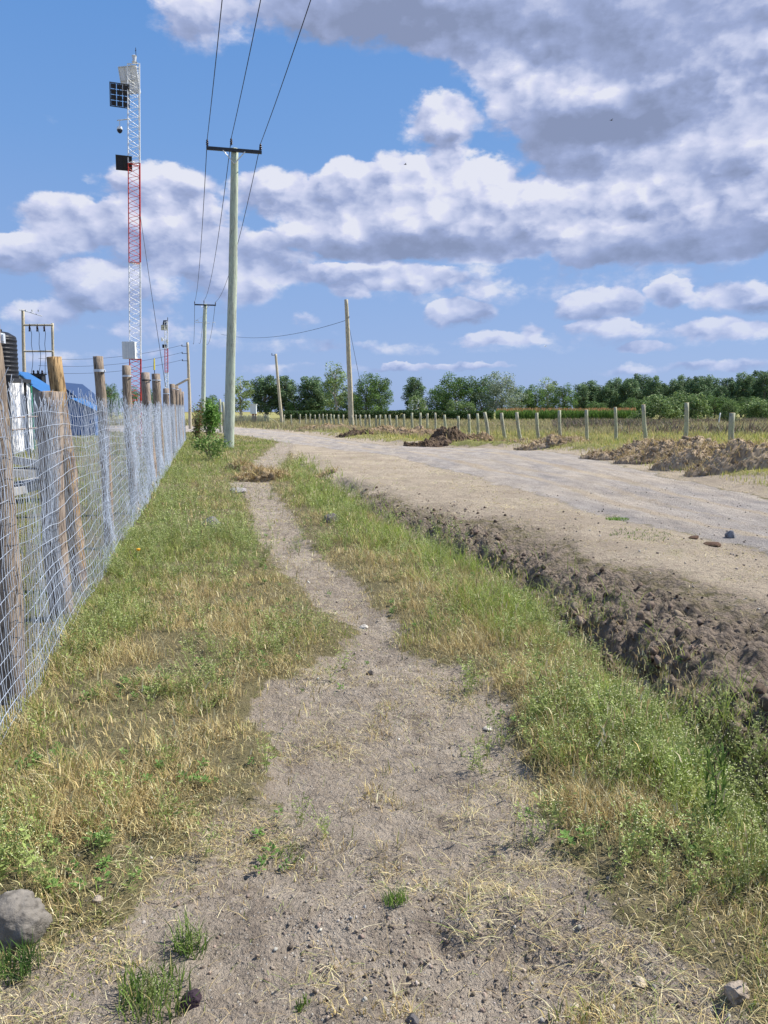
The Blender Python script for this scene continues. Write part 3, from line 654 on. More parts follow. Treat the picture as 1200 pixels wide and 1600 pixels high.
def log(name, mat, parent, base, top, r0, r1, n=14, rings=12, wob=.012, cut=None, knots=0, seed=0):
    """a rough round post as one mesh (local to its parent); bark edges, knots and a cut end"""
    r = random.Random(seed); V = []; F = []; fi = []
    b, t = Vector(base), Vector(top); ax = (t - b).normalized(); u = ax.orthogonal().normalized(); w = ax.cross(u)
    prof = [1 + r.uniform(-.10, .10) for _ in range(n)]; px = r.uniform(0, 9)
    kn = [(r.uniform(.1, .9), r.randrange(n)) for _ in range(knots)]
    for i in range(rings + 1):
        f = i / rings; c = b.lerp(t, f) + u * wob * math.sin(f * 5 + px) + w * wob * math.cos(f * 4.1 + px * 2)
        for k in range(n):
            a = 2 * math.pi * k / n; q = (r0 + (r1 - r0) * f) * prof[k] * (1 + .05 * math.sin(f * 14 + k * 2.2 + px) + r.uniform(-.03, .03))
            for (kf, kk) in kn:
                if abs(kf - f) < .6 / rings and kk == k: q *= 1.22
            V.append(c + (u * math.cos(a) + w * math.sin(a)) * q)
    for i in range(rings):
        for k in range(n): a = i * n + k; e = i * n + (k + 1) % n; F.append((a, e, e + n, a + n)); fi.append(0)
    V.append(V[-1] * 0 + t + ax * .006 + u * wob * math.sin(5 + px) + w * wob * math.cos(4.1 + px * 2)); tc = len(V) - 1; o = rings * n
    for k in range(n): F.append((o + k, o + (k + 1) % n, tc)); fi.append(1)
    F.append(tuple(range(n - 1, -1, -1))); fi.append(0)
    me = bpy.data.meshes.new(name); me.from_pydata(V, [], F); me.materials.append(mat); me.materials.append(M_ENDG)
    me.polygons.foreach_set('material_index', fi); me.polygons.foreach_set('use_smooth', [True] * (len(F) - n - 1) + [False] * (n + 1)); me.update()
    ob = bpy.data.objects.new(name, me); return link(ob, parent)

# ================================================================ the wire mesh fence on the left
fence = thing('wire_mesh_fence', 'grey wire mesh fence on rough wooden posts along the left of the footpath', 'fence', (FENCE(3.9), 3.9, 0))
FO = Vector(fence.location)
#   y, photo px of the post, top py, width px, lean px at top, material, label, strap colour, offset
POSTS = [(4.05, 4, 488, 44, -2, M_POSTB, 'reddish brown corner post with white metal band at the left edge', 1),
         (5.75, 86, 612, 34, 0, M_POST, 'thick short dark post with a broad sawn top', 0),
         (6.75, 146, 558, 23, -24, M_POSTR, 'leaning golden brown post with splintered bark', 0),
         (8.9, 177, 557, 15, -5, M_POSTB, 'tan post with pale metal band near its top', 1),
         (11.9, 212, 571, 13, -1, M_POSTB, 'bark-covered post in front of the tall mast', 1),
         (16.2, 245, 582, 12, -2, M_POST, 'grey post with dark band near its top', 2),
         (19.5, 258, 584, 12, 0, M_POSTB, 'brown grey post behind the dark banded one', 1),
         (24.5, 269, 607, 9, 0, M_POST, None, 1), (29.5, 277, 600, 8, 0, M_POSTB, None, 1), (34, 283, 603, 7, 0, M_POSTB, None, 1), (39, 288, 607, 6, 0, M_POST, None, 0), (44, 291, 612, 5, 0, M_POST, None, 0)]
for i, (y, px, py, wpx, lean, m, lab, strap) in enumerate(POSTS):
    top = at(px + lean, py, y); b = Vector((FENCE(y) - .03 + (.035 if i == 0 else 0), y, 0)); gz = h1(b.x, b.y); r = wpx / 2 * y / FPX
    top.x = b.x + lean * y / FPX + (.0 if i else -.0)
    p = log('post', m, fence, Vector((b.x, y, gz - .25)) - FO, top - FO, r * 1.06, r, rings=16 if i < 5 else 8, seed=i + 3, knots=5)
    if lab: p['label'] = lab
    if strap:
        mb = MB(); h = top.z - (.16 if i else .13); c = Vector((b.x + lean * y / FPX * .95, y, h)) - FO
        rr = r * 1.14; pts = []
        for k in range(25):
            a = 2 * math.pi * k / 24; pts.append((c.x + math.cos(a) * rr, c.y + math.sin(a) * rr))
        sh = .028 if i else .05; V = [(x, yy, c.z - sh / 2) for x, yy in pts] + [(x, yy, c.z + sh / 2) for x, yy in pts]
        mb.add(V, [(k, k + 1, k + 26, k + 25) for k in range(24)])
        mb.box((c.x + rr + .002, c.y - .01, c.z), (.012, .02, sh * .7))
        mb.build('metal_band', M_DARKST if strap == 2 else M_STRAP, p)
# timber rails and prop posts of the enclosure just behind the mesh
# mesh: zigzag verticals linked with their neighbours, plus line wires; built as one net
def mesh_net():
    A = Acc(); sp = .040; y0, y1 = 2.6, 45.0; ds = math.sqrt(1 + .232 ** 2)
    s = 0.0; y = y0; Ls = []
    while y < y1:
        Ls.append(y); y += sp * (1 if y < 14 else 1.5 if y < 24 else 2.2) / ds
    Ls = np.array(Ls); nr = 33; r_ = random.Random(5)
    tt = np.linspace(0, 1, nr)
    top = 1.70 + .03 * np.sin(Ls * 2.1) + .05 * (vn(Ls * 1.7, Ls * 0, 5) - .5) + .02 * rng.normal(size=len(Ls)) + (Ls > 12) * (Ls - 12) * .006
    bot = H(FENCE(Ls) + .05, Ls) + .0
    out = []
    for i, yy in enumerate(Ls):
        w = 1 if i % 2 else -1
        zg = np.where(np.arange(nr) % 2 == 0, 1, -1) * w * sp * .48
        zg = zg * np.clip(np.sin(np.pi * (tt * .96 + .02)) * 3, .25, 1)
        z = bot[i] + (top[i] - bot[i]) * tt
        ys = yy + zg / ds + .022 * (vn(np.full(nr, yy * 1.3), z * 4, 9) - .5) * 2
        am = .05 * (1 if yy < 7 else max(.25, 7 / yy)); slack = am * (fbm(np.full(nr, yy * .8), z * 1.6, 13, 3) - .5) * 2 + am * np.sin(np.pi * tt) * math.sin(yy * 1.9)
        flare = .05 * (1 - tt) ** 3 * (.4 + fbm(np.array([yy * .9]), np.array([0.]), 14, 2)[0])
        xs = FENCE(ys) + .05 + slack + flare + (zg * -.232) + rng.normal(0, .003, nr)
        n_open = 2 if r_.random() < .6 else 1                    # loose cut ends stand up from the selvedge
        if r_.random() < .7:
            xs[-1] += r_.uniform(-.03, .05); ys[-1] += r_.uniform(-.02, .06); z[-1] += r_.uniform(-.01, .07)
        out.append(np.stack([xs, ys, z], 1))
    def tubes(paths, rad):
        P = np.stack(paths); n, m, _ = P.shape
        d = np.gradient(P, axis=1); d /= np.linalg.norm(d, axis=2, keepdims=True) + 1e-9
        up = np.array([0.3, -1.0, .25]); u = np.cross(d, up); u /= np.linalg.norm(u, axis=2, keepdims=True) + 1e-9; v = np.cross(d, u)
        R_ = (np.asarray(rad).reshape(-1, 1, 1) if np.ndim(rad) else rad)
        V = np.stack([P + R_ * (u * math.cos(a) + v * math.sin(a)) for a in (0, 2.094, 4.189)], 2).reshape(-1, 3)
        base = (np.arange(n)[:, None, None, None] * m + np.arange(m - 1)[None, :, None, None]) * 3; k = np.arange(3)[None, None, :, None]; k2 = (k + 1) % 3
        Q = np.concatenate([base + k, base + k2, base + k2 + 3, base + k + 3], -1).reshape(-1, 4)
        A.add(V, Q, [], np.ones((len(V), 3)))
    rad = np.clip(.0018 * np.clip(Ls / 8, 1, 1.9), 0, .01)
    tubes(out, rad)
    # straight line wires
    yy = np.arange(y0, y1, .16); hl = []
    for f in np.concatenate([[.015], np.arange(.06, .95, .055)]):
        z = H(FENCE(yy), yy) * (1 - f) + f * 1.68 + .022 * np.sin(yy * 2.3 + f * 9) + .02 * (vn(yy * 2.2, yy * 0 + f * 40, 77) - .5) + (yy > 12) * (yy - 12) * .006 * f
        x = FENCE(yy) + .06 + .03 * (fbm(yy * .8, z * 0 + f * 5, 13, 3) - .5) + .04 * (1 - f) ** 3
        hl.append(np.stack([x, yy, z], 1))
    tubes(hl, .0018)
    V = np.concatenate(A.V) - np.array(FO); o = npmesh('wire_mesh', V, [np.concatenate(A.Q)], M_WIRE, fence); return o
mesh_net()

# ================================================================ the long field fence on the right
ff = thing('field_fence', 'long line of pale wooden posts with thin wire along the meadow', 'fence', (16, 24, 0)); FFO = Vector(ff.location)
FP = [(1141, 711, 645, 10, 4), (1071, 697, 629, 8, 2), (1010, 702, 632, 7, -4), (962, 689, 636, 6, 0), (916, 693, 640, 6, 1), (877, 697, 641, 6, -3), (843, 690, 645, 6, -5), (815, 692, 644, 6, -8), (790, 689, 645, 6, -6), (765, 690, 644, 6, -8),
      (747, 687, 646, 5, -1), (733, 684, 647, 5, 0), (716, 681, 650, 5, 0), (697, 684, 648, 5, -2), (680, 680, 645, 4, 0), (668, 677, 646, 4, 0), (656, 677, 645, 4, 1), (644, 675, 645, 4, 0), (632, 673, 647, 4, -1), (621, 674, 649, 4, -2), (611, 673, 648, 4, -2), (602, 672, 648, 3.6, 0),
      (594, 671, 648, 3.6, 0), (587, 671, 649, 3.4, 1), (578, 671, 648, 3.4, -1), (571, 671, 648, 3.4, 0), (563, 670, 648, 3.2, 0), (556, 669, 648, 3, 0), (550, 669, 649, 3, 0), (536, 669, 648, 3, 0), (529, 668, 648, 3, 0), (522, 668, 648, 3, 0), (517, 667, 647, 2.8, 0), (511, 667, 647, 2.6, 0), (505, 667, 647, 2.6, 0), (499, 666, 647, 2.6, 0), (492, 666, 648, 2.6, 0), (485, 666, 647, 2.6, 0), (478, 665, 647, 2.4, 0), (468, 665, 647, 2.4, 1), (455, 665, 648, 2.4, 0), (444, 664, 648, 2.4, 0)]
tops = []
for i, (px, pb, pt, w, ln) in enumerate(FP):
    dd = 1140 - px; ipb = 643 + (711 - 643) * (1 / (1 + dd / 330.0)) if False else pb
    X, Y = gp(px, max(pb, 664.5) + 1.5)
    b = Vector((X, Y, h1(X, Y) - .15)); t = at(px + ln, pt, Y); r = w / 2.2 * Y / FPX
    p = log('post', M_FPOST, ff, b - FFO, t - FFO, r * 1.05, r * .92, n=8, rings=5, wob=.02, seed=i + 60); tops.append((b, t))
lab = {3: 'mossy green post', 1: 'post with a mossy green top', 2: 'crooked forked grey post'}
mb = MB()
for f in (.35, .62, .9):
    for (b, t), (b2, t2) in zip(tops[:-1], tops[1:]):
        p, q = b.lerp(t, f) - FFO, b2.lerp(t2, f) - FFO; mid = (p + q) / 2 - Vector((0, 0, .03)); mb.tube([p, mid, q], .004 * max(1, b.y / 40), 3, False)
mb.build('fence_wire', M_CABLE, ff)

# ================================================================ power line
def pole(name, label, px, pyb, pyt, Y, wb, wt, mat, lean=0, group=None, n=14):
    b = at(px, pyb, Y); x = b.x; z = h1(x, Y) ; t = at(px + lean, pyt, Y)
    o = thing(name, label, 'pole', (x, Y, z), 0, group); L = Vector((0, 0, -.6)); T = t - o.location
    p = log('shaft', mat, o, L, T, wb / 2 * Y / FPX, wt / 2 * Y / FPX, n=n, rings=26, wob=.02, seed=int(px)); return o, T
INS = []
def insulator(parent, p, s=1.0):
    mb = MB(); x, y, z = p
    prof = [(0, .02), (.04, .02), (.05, .055), (.08, .06), (.09, .035), (.12, .035), (.13, .06), (.16, .06), (.17, .035), (.20, .035), (.21, .055), (.235, .05), (.25, .03), (.28, .03)]
    mb.tube([(x, y, z + h * s) for h, r in prof], [r * s for h, r in prof], 10); o = mb.build('insulator', M_INS, parent, True)
    INS.append(Vector(p) + parent.location + Vector((0, 0, .27 * s)))
def tpole(label, px, pyb, pyt, Y, wb, wt, half, lean, tilt=0.0):
    o, T = pole('utility_pole', label, px, pyb, pyt, Y, wb, wt, M_POLE, lean, 'utility poles of the three-wire line')
    z = T.z - .12; k = 0.97; ax = Vector((k, .24, 0)).normalized()      # crossarm square to the line
    c = Vector((T.x, T.y - .16, z)); a, b = c - ax * half, c + ax * half; b.z -= tilt; a.z += tilt * .3
    mb = MB(); M_ = Matrix.Rotation(math.atan2(ax.y, ax.x), 3, 'Z'); mb.box(c, (half * 2, .10, .13), M=M_); mb.build('crossarm', M_DARKST, o)
    mb = MB()
    for s in (-.42, .42): mb.tube([c + ax * s * half * .95 - Vector((0, .06, .05)), c + Vector((0, -.04, -.55))], .022, 5)
    mb.build('brace', M_ALU, o)
    ends = []
    for s in (-.96, -.10, .96): insulator(o, c + ax * half * s + Vector((0, 0, .06 + (.12 if s == -.10 else 0)))); ends.append(INS[-1].copy())
    return o, T, ends
P1, T1, E1 = tpole('tall pale green utility pole with a three-insulator crossarm, nearest the path', 357, 705, 232, 34, 17, 11, 1.14, 10)
P2, T2, E2 = tpole('smaller green utility pole beyond the end of the mesh fence', 315, 655, 475, 84, 7, 5, 1.12, 6)
mb = MB()
for i in range(3):
    q = T2 + Vector((-1.1 + i * .9, -.1, -1.75 - .1 * i)); mb.tube([q, q + Vector((.28, 0, .06))], .03, 5); mb.tube([q + Vector((.3, 0, .05)), q + Vector((.34, 0, -.25))], .012, 4)
mb.tube([T2 + Vector((-1.2, -.12, -1.9)), T2 + Vector((.5, -.12, -2.0))], .03, 5); mb.tube([T2 + Vector((-1.2, -.12, -1.8)), T2 + Vector((-.1, -.12, -1.2))], .01, 4)
mb.build('switch_arm', M_ALU, P2)
def cable(label, a, b, sag, r, group=None, n=28, name='power_line_cable', mat=None, cat='cable'):
    mb = MB(); pts = [a.lerp(b, i / n) - Vector((0, 0, sag * 4 * (i / n) * (1 - i / n))) for i in range(n + 1)]
    o0 = pts[0].copy(); mb.tube([p - o0 for p in pts], r, 5); o = mb.build(name, mat or M_CABLE, None, True); o.location = o0; return tag(o, label, cat, group)
side = ['left', 'middle', 'right']
d = Vector((E1[1].x - E2[1].x, E1[1].y - E2[1].y, 0)).normalized(); d = Vector((.2493, -.9684, 0))
for i in range(3):
    far = E1[i] + d * 50 + Vector((0, 0, -.2))
    cable(f'{side[i]} overhead wire from the tall pole out of the top of the picture', E1[i], far, .9, .014, 'overhead wires of the three-wire line')
    cable(f'{side[i]} wire sagging from the tall pole to the smaller green pole', E1[i], E2[i], 1.3, .016, 'overhead wires of the three-wire line')
    e3 = E2[i] + Vector((-12.5, 50, .0)); cable(f'{side[i]} wire leading away behind the smaller green pole', E2[i], e3, 1.6, .022, 'overhead wires of the three-wire line')
# the two separate poles across the road
PA, TA = pole('utility_pole', 'tall bare tan pole leaning slightly left beside the road', 550, 669, 468, 73, 9, 5.5, M_POLE2, -9)
PB_, TB = pole('utility_pole', 'thin pale pole leaning left at the bend of the road', 441, 664, 553, 90, 5, 3.6, M_POLE2, -10)
mb = MB(); mb.tube([TB + Vector((-.5, 0, -.15)), TB + Vector((.1, 0, -.15))], .03, 5); mb.tube([TB + Vector((-.45, 0, -.15)), TB + Vector((-.45, 0, .08))], .04, 5); mb.build('bracket', M_CABLE, PB_)
mb = MB(); mb.tube([TA + Vector((.0, -.1, -1.55)), TA + Vector((.3, -.1, -1.6))], .05, 5); mb.build('clamp', M_CABLE, PA)
wa = PA.location + TA + Vector((-.1, 0, -1.9)); wb_ = at(345, 522, 120)
c = cable('thin service wire drooping left from the tall bare pole', wa, wb_, 1.0, .02)
cw = at(422, 523.5, 92); mb = MB(); 
mb.tube([(-.5, 0, 0), (-.1, 0, 0)], .05, 5); mb.tube([(-.15, 0, 0), (.15, 0, 0)], .13, 6); mb.tube([(.1, 0, 0), (.6, 0, 0)], .05, 5)
cable('stay wire running down from the tall bare pole to the ground', PA.location + TA + Vector((.1, 0, -1.7)), Vector((PA.location.x + 1.6, 75, 0)), .0, .018, name='stay_wire', cat='stay wire')
cable('stay wire of the thin leaning pole, slanting down right', at(455, 615, 90), Vector((at(470, 664, 90).x, 90, 0)), .0, .03, name='stay_wire', cat='stay wire')
# wooden pole with three short arms and a prop, behind the fence
PC, TC = pole('utility_pole', 'wooden pole with three short side arms and a slanting prop behind the mesh fence', 297, 655, 535, 72, 5.5, 3.8, M_POLE2, -4)
for k in range(3):
    mb = MB(); z = TC.z - .35 - k * .66; x = TC.x * (z / TC.z)
    mb.tube([(x - .55, -.08, z), (x, -.08, z)], .025, 5); mb.tube([(x - .5, -.08, z), (x - .5, -.08, z + .14)], .04, 5); mb.build('side_arm', M_DARKST, PC)
q = at(266, 607, 72) - PC.location; log('prop', M_POLE2, PC, q, Vector((TC.x * .6, -.1, 4.6)), .10, .10, n=8, rings=4, seed=4)
for k in range(3):
    z = TC.z - .25 - k * .66; a = PC.location + Vector((TC.x - .5, -.08, z)); cable(['uppermost', 'middle', 'lowest'][k] + ' thin wire running left from the pole with three short arms', a, at(60, 560 + k * 11, 66), .5, .013)

# H-frame of two poles with transformer, far left
hf = thing('transformer_frame', 'two weathered poles joined by crossbars with hanging wires and a transformer', 'power frame', (at(38, 640, 55).x, 55, 0)); Ho = hf.location
a0 = at(38, 640, 55); a1 = at(36, 484, 55); b0 = at(82, 640, 55); b1 = at(82, 505, 55)
log('upright', M_POLE2, hf, Vector((a0.x, 55, -.2)) - Ho, a1 - Ho, .15, .11, n=10, seed=1); log('upright', M_POLE2, hf, Vector((b0.x, 55, -.2)) - Ho, b1 - Ho, .10, .085, n=10, seed=2)
for py, m in ((508, M_POLE2), (549, M_POLE2)):
    mb = MB(); mb.tube([at(37, py, 54.8) - Ho, at(83, py, 54.8) - Ho], .07 if py == 508 else .06, 6); mb.build('crossbar', m, hf)
mb = MB(); mb.tube([at(30, 484, 54.9) - Ho, at(40, 486, 54.9) - Ho, at(66, 494, 54.9) - Ho], .035, 5)
for px in (40, 50, 60): mb.tube([at(px, 487, 54.9) - Ho, at(px, 484, 54.9) - Ho], .05, 5)
mb.build('top_arm', M_ALU, hf)
for k, px in enumerate((46, 58, 69)):
    mb = MB(); pts = [at(px + [0, 2, 3, 4, 5, 1][i] * (1 if k < 2 else .3) + (1.5 if i % 2 else 0), 506 + i * 16, 54.7) - Ho for i in range(6)]; mb.tube(pts, .018, 4); mb.build('drop_wire', M_CABLE, hf)
    mb = MB(); mb.tube([at(px, 509 + j, 54.7) - Ho for j in (0, 3, 6, 9)], [.04, .07, .05, .07], 6); mb.build('insulator', M_INS, hf)
tr = MB(); c = at(60, 596, 54.7) - Ho; tr.box(c, (.85, .5, .9)); tr.box(c + Vector((0, 0, .5)), (1.0, .6, .08))
for s in np.linspace(-.4, .4, 7): tr.box(c + Vector((s, -.3, -.05)), (.03, .14, .7))
tr.build('transformer', M_DARKST, hf)
for k in range(3): mb = MB(); b = c + Vector((-.3 + .3 * k, 0, .52)); mb.tube([b + Vector((0, 0, h)) for h in (0, .06, .12, .18, .26)], [.04, .08, .05, .08, .03], 8); mb.build('bushing', M_INS, hf)

# ================================================================ lattice masts
def mast(label, px, Y, levels, wpx, bay, thick, ptop=None):
    """triangular lattice mast; levels: list of (py_top, py_bottom, mat)"""
    x = at(px, 640, Y).x; o = thing('lattice_mast', label, 'mast', (x, Y, 0), 0, 'red and white lattice masts')
    r = wpx / 2 * Y / FPX / .93; ang = [R(205), R(-25), R(68)]
    ztop = at(px, levels[0][0], Y); lean = (at(ptop or px, levels[0][0], Y).x - x) / ztop.z
    sh = lambda l, z: l + Vector((lean * z, 0, z))
    for (pt, pb, m) in levels:
        zt = at(px, pt, Y).z; zb = max(at(px, pb, Y).z, -.2) if pb < 650 else -.2
        mb = MB(); legs = [Vector((math.cos(a) * r, math.sin(a) * r, 0)) for a in ang]
        for l in legs: mb.tube([sh(l, zb), sh(l, zt)], thick, 6)
        nb = max(1, round((zt - zb) / bay)); dz = (zt - zb) / nb
        for i in range(nb):
            z0 = zb + i * dz
            for k in range(3):
                p, q = legs[k], legs[(k + 1) % 3]
                mb.tube([sh(p, z0), sh(q, z0 + dz / 2)], thick * .45, 4, False); mb.tube([sh(q, z0 + dz / 2), sh(p, z0 + dz)], thick * .45, 4, False)
        for z in (zb + .01, zt - .01):
            for k in range(3): mb.tube([sh(legs[k], z), sh(legs[(k + 1) % 3], z)], thick * .8, 4, False)
        mb.build('lattice_section', m, o)
    return o, r
def framed_panel(parent, name, c, w, h, rz, rx, face, frame, slats=0, lamps=False):
    M_ = (Matrix.Rotation(rz, 3, 'Z') @ Matrix.Rotation(rx, 3, 'X'))
    mb = MB()
    if lamps:
        for i in (-.32, 0, .32):
            for k in (-.36, -.12, .12, .36): mb.box(c + M_ @ Vector((i * w, .01, k * h)), (w * .28, .07, h * .21), M=M_)
    else: mb.box(c, (w, .025, h), M=M_)
    p = mb.build(name, face, parent)
    mb = MB(); f = .035
    for s in (-1, 1):
        mb.box(c + M_ @ Vector((s * w / 2, 0, 0)), (f, .06, h + f), M=M_); mb.box(c + M_ @ Vector((0, 0, s * h / 2)), (w + f, .058, f), M=M_)
    for k in range(slats): t = (k + 1) / (slats + 1) - .5; mb.box(c + M_ @ Vector((t * w, -.03, 0)), (f * .7, .03, h), M=M_)
    for k in range(max(0, slats - 1)): t = (k + 1) / max(1, slats) - .5; mb.box(c + M_ @ Vector((0, -.035, t * h)), (w, .02, f * .7), M=M_)
    mb.build('frame', frame, p)
Y1 = 32
m1, r1 = mast('tall red and white lattice mast carrying solar panels and a dome camera', 211, Y1, [(101, 256, M_WHITEP), (256, 411, M_REDP), (411, 561, M_WHITEP), (561, 660, M_REDP)], 18, .38, .021, 210)
o1 = m1.location
framed_panel(m1, 'solar_panel', at(199, 121, Y1) - o1 + Vector((0, .25, 0)), .74, .95, R(-12), R(16), M_WHITEP, M_ALU, 2)
framed_panel(m1, 'lamp_array', at(188.5, 151, Y1) - o1 + Vector((0, -.12, 0)), .70, .82, R(22), R(24), M_PANEL, M_DARKST, 3, lamps=True)
framed_panel(m1, 'dark_panel', at(195, 256, Y1) - o1 + Vector((0, -.1, 0)), .58, .52, R(20), R(18), M_PANEL, M_DARKST, 1)
mb = MB(); mb.tube([at(183, 188, Y1) - o1, at(203, 186, Y1) - o1], .022, 5); mb.tube([at(187, 188, Y1) - o1, at(187, 198, Y1) - o1], .014, 5); mb.build('camera_arm', M_ALU, m1)
c = at(187, 203, Y1) - o1; mb = MB(); mb.tube([c + Vector((0, 0, z)) for z in (.13, .11, .03, 0)], [.04, .09, .11, .11], 14); dc = mb.build('dome_camera', M_WHITEP, m1, True)
mb = MB(); mb.tube([c + Vector((0, 0, z)) for z in (-.001, -.05, -.10, -.135)], [.105, .10, .065, .01], 14); mb.build('dome', M_PANEL, dc, True)
mb = MB(); b = at(213, 101, Y1) - o1; mb.tube([b, b + Vector((0, 0, .62))], .012, 5); mb.tube([b + Vector((-.03, 0, .5)), b + Vector((.02, 0, .54))], .012, 4); mb.build('lightning_rod', M_DARKST, m1)
c = at(210, 92, Y1) - o1; mb = MB(); mb.tube([c + Vector((0, 0, z)) for z in (-.14, -.12, -.1, .08, .10, .13)], [.09, .11, .07, .085, .10, .06], 12); mb.build('beacon', M_ALU, m1)
c = at(205, 548, Y1) - o1; mb = MB(); mb.box(c + Vector((0, -.2, 0)), (.52, .26, .68)); cb = mb.build('equipment_cabinet', M_BOX, m1)
mb = MB()
for s in (-.1, 0, .1, .2): mb.box(c + Vector((s, -.335, 0)), (.012, .014, .64))
mb.build('door_ribs', M_ALU, cb)
cable('thin guy wire slanting down right from the tall red and white mast', at(219, 335, Y1), at(259, 605, 24), .1, .009, name='guy_wire', cat='guy wire')
Y2 = 118
m2, r2 = mast('small distant red and white lattice mast with panels at its top', 260, Y2, [(503, 545, M_WHITEP), (545, 582, M_REDP), (582, 618, M_WHITEP), (618, 655, M_REDP)], 5, .9, .05, 260)
o2 = m2.location
framed_panel(m2, 'solar_panel', at(257.5, 504, Y2) - o2, .62, .75, R(-15), R(-20), M_PANEL, M_ALU, 1); framed_panel(m2, 'lamp_array', at(257, 512, Y2) - o2, .95, .75, R(20), R(20), M_ALU, M_DARKST, 2); framed_panel(m2, 'dark_panel', at(257, 541, Y2) - o2, .6, .5, R(15), R(15), M_PANEL, M_DARKST, 1)
for px, py in ((253.5, 530), (261, 533)): mb = MB(); c = at(px, py, Y2) - o2; mb.tube([c + Vector((0, 0, z)) for z in (.3, .25, 0, -.25, -.3)], [.08, .18, .2, .16, .05], 8); mb.build('camera', M_WHITEP, m2)
mb = MB(); mb.tube([at(262, 503, Y2) - o2, at(262, 496, Y2) - o2], .05, 4); mb.build('lightning_rod', M_DARKST, m2)
# yellow topped marker rod in the yard
x = at(241, 570, 26); o = thing('marker_rod', 'thin dark rod with a yellow tip rising behind the mesh fence', 'rod', (x.x, 26, 0)); mb = MB(); mb.tube([(0, 0, 0), x + Vector((0, 0, 0)) - o.location], .012, 5); mb.build('rod', M_DARKST, o)
mb = MB(); mb.tube([at(241, 578, 26) - o.location, at(241, 560, 26) - o.location], [.03, .022], 6); mb.build('tip', M_YEL, o)

# ================================================================ yard buildings, left
M_ROOFB = simple('blue_iron_roof', (.03, .13, .33), .5, 0, .08, 2); M_ROOFD = simple('navy_iron_roof', (.02, .05, .13), .4); M_WALLW = simple('white_plaster', (.74, .74, .74), .8, 0, .06, 2)
M_TARP = simple('bright_blue_sheet', (.025, .11, .33), .65, 0, .2, 3); M_TANK = simple('black_plastic_tank', (.018, .02, .026), .45); M_GRN = simple('green_pipe', (.03, .25, .14), .5); M_DOORD = simple('dark_opening', (.03, .035, .04), .6)
M_SLAB = simple('grey_concrete_slab', (.42, .41, .39), .9, 0, .2, 5, .01)
def sheet_roof(parent, name, P, mat, th=.04, rib=.25):
    """corrugated sheet through 4 corners (eave a, eave b, ridge b, ridge a)"""
    a, b, c, d = [Vector(p) for p in P]; n = int((b - a).length / (rib / 4)) + 1; nm = (b - a).cross(d - a).normalized(); V = []; F = []
    for i in range(n + 1):
        t = i / n; o = nm * (.018 * math.sin(i * math.pi / 2)); V += [a.lerp(b, t) + o, d.lerp(c, t) + o, a.lerp(b, t) + o - nm * th, d.lerp(c, t) + o - nm * th]
    for i in range(n): k = i * 4; F += [(k, k + 4, k + 5, k + 1), (k + 2, k + 3, k + 7, k + 6), (k, k + 2, k + 6, k + 4), (k + 1, k + 5, k + 7, k + 3)]
    F += [(0, 1, 3, 2), (n * 4, n * 4 + 2, n * 4 + 3, n * 4 + 1)]; mb = MB(); mb.add(V, F); return mb.build(name, mat, parent)
def house(label, x0, x1, y0, y1, hw, ridge, axis, wall, roof, ov=.35, door=None):
    cx, cy = (x0 + x1) / 2, (y0 + y1) / 2; o = thing('house', label, 'house', (cx, cy, 0)); w, d = (x1 - x0) / 2, (y1 - y0) / 2
    mb = MB(); V = [(-w, -d, -.3), (w, -d, -.3), (w, d, -.3), (-w, d, -.3), (-w, -d, hw), (w, -d, hw), (w, d, hw), (-w, d, hw)]; F = [(0, 3, 2, 1), (0, 1, 5, 4), (1, 2, 6, 5), (2, 3, 7, 6), (3, 0, 4, 7)]
    if axis == 'y': V += [(0, -d, ridge - .05), (0, d, ridge - .05)]; F += [(4, 5, 8), (6, 7, 9)]
    else: V += [(-w, 0, ridge - .05), (w, 0, ridge - .05)]; F += [(5, 6, 9), (7, 4, 8)]
    mb.add(V, F); mb.build('wall', wall, o)
    s = (ridge - hw) / (w if axis == 'y' else d); e = hw - s * ov + .03; W, D = w + ov, d + ov
    if axis == 'y': sheet_roof(o, 'roof', [(W, -D, e), (W, D, e), (0, D, ridge), (0, -D, ridge)], roof); sheet_roof(o, 'roof', [(-W, D, e), (-W, -D, e), (0, -D, ridge), (0, D, ridge)], roof)
    else: sheet_roof(o, 'roof', [(-W, -D, e), (W, -D, e), (W, 0, ridge), (-W, 0, ridge)], roof); sheet_roof(o, 'roof', [(W, D, e), (-W, D, e), (-W, 0, ridge), (W, 0, ridge)], roof)
    for (dx, dz, ww, hh) in (door or []):
        mb = MB(); mb.box((dx, -d - .01, dz), (ww, .05, hh)); mb.build('door' if hh > 1.5 else 'window', M_DOORD, o)
    return o
xa = at(16, 640, 30).x
h_ = house('white walled house under a small blue roof, beside the black tank', xa - 3.6, xa - .1, 30, 32.0, 2.72, 3.1, 'x', M_WALLW, M_ROOFB, .1, [(-.6, 1.0, .9, 2.0), (.7, 1.5, .7, .8)])
mb = MB(); mb.tube([(1.85, .9, -.1), (1.85, .9, 2.65)], .035, 6); mb.build('drain_pipe', M_GRN, h_)
xb = at(76, 640, 44).x - .3; house('long house with a bright blue iron roof sloping right, behind the white one', xb - 3.6, xb, 44, 46, 2.75, 3.9, 'y', simple('grey_house_wall', (.25, .27, .28), .9), M_ROOFB, .3, [(.6, 1.0, 1.0, 2.0)])  # long house walls: one grey base colour with slight random tone
xc = at(96, 640, 56).x; house('hut with a pointed navy roof and blue walls behind the golden post', xc - 1.6, xc + 1.5, 56, 60, 2.4, 3.7, 'y', M_TARP, M_ROOFD, .3, [(-.7, 1, .8, 1.9)])
xd = at(122, 640, 52).x; house('low shed clad in bright blue sheet near the fence', xd - 1.9, xd + 1.1, 52, 53.6, 1.75, 2.5, 'y', M_TARP, M_ROOFB, .25)
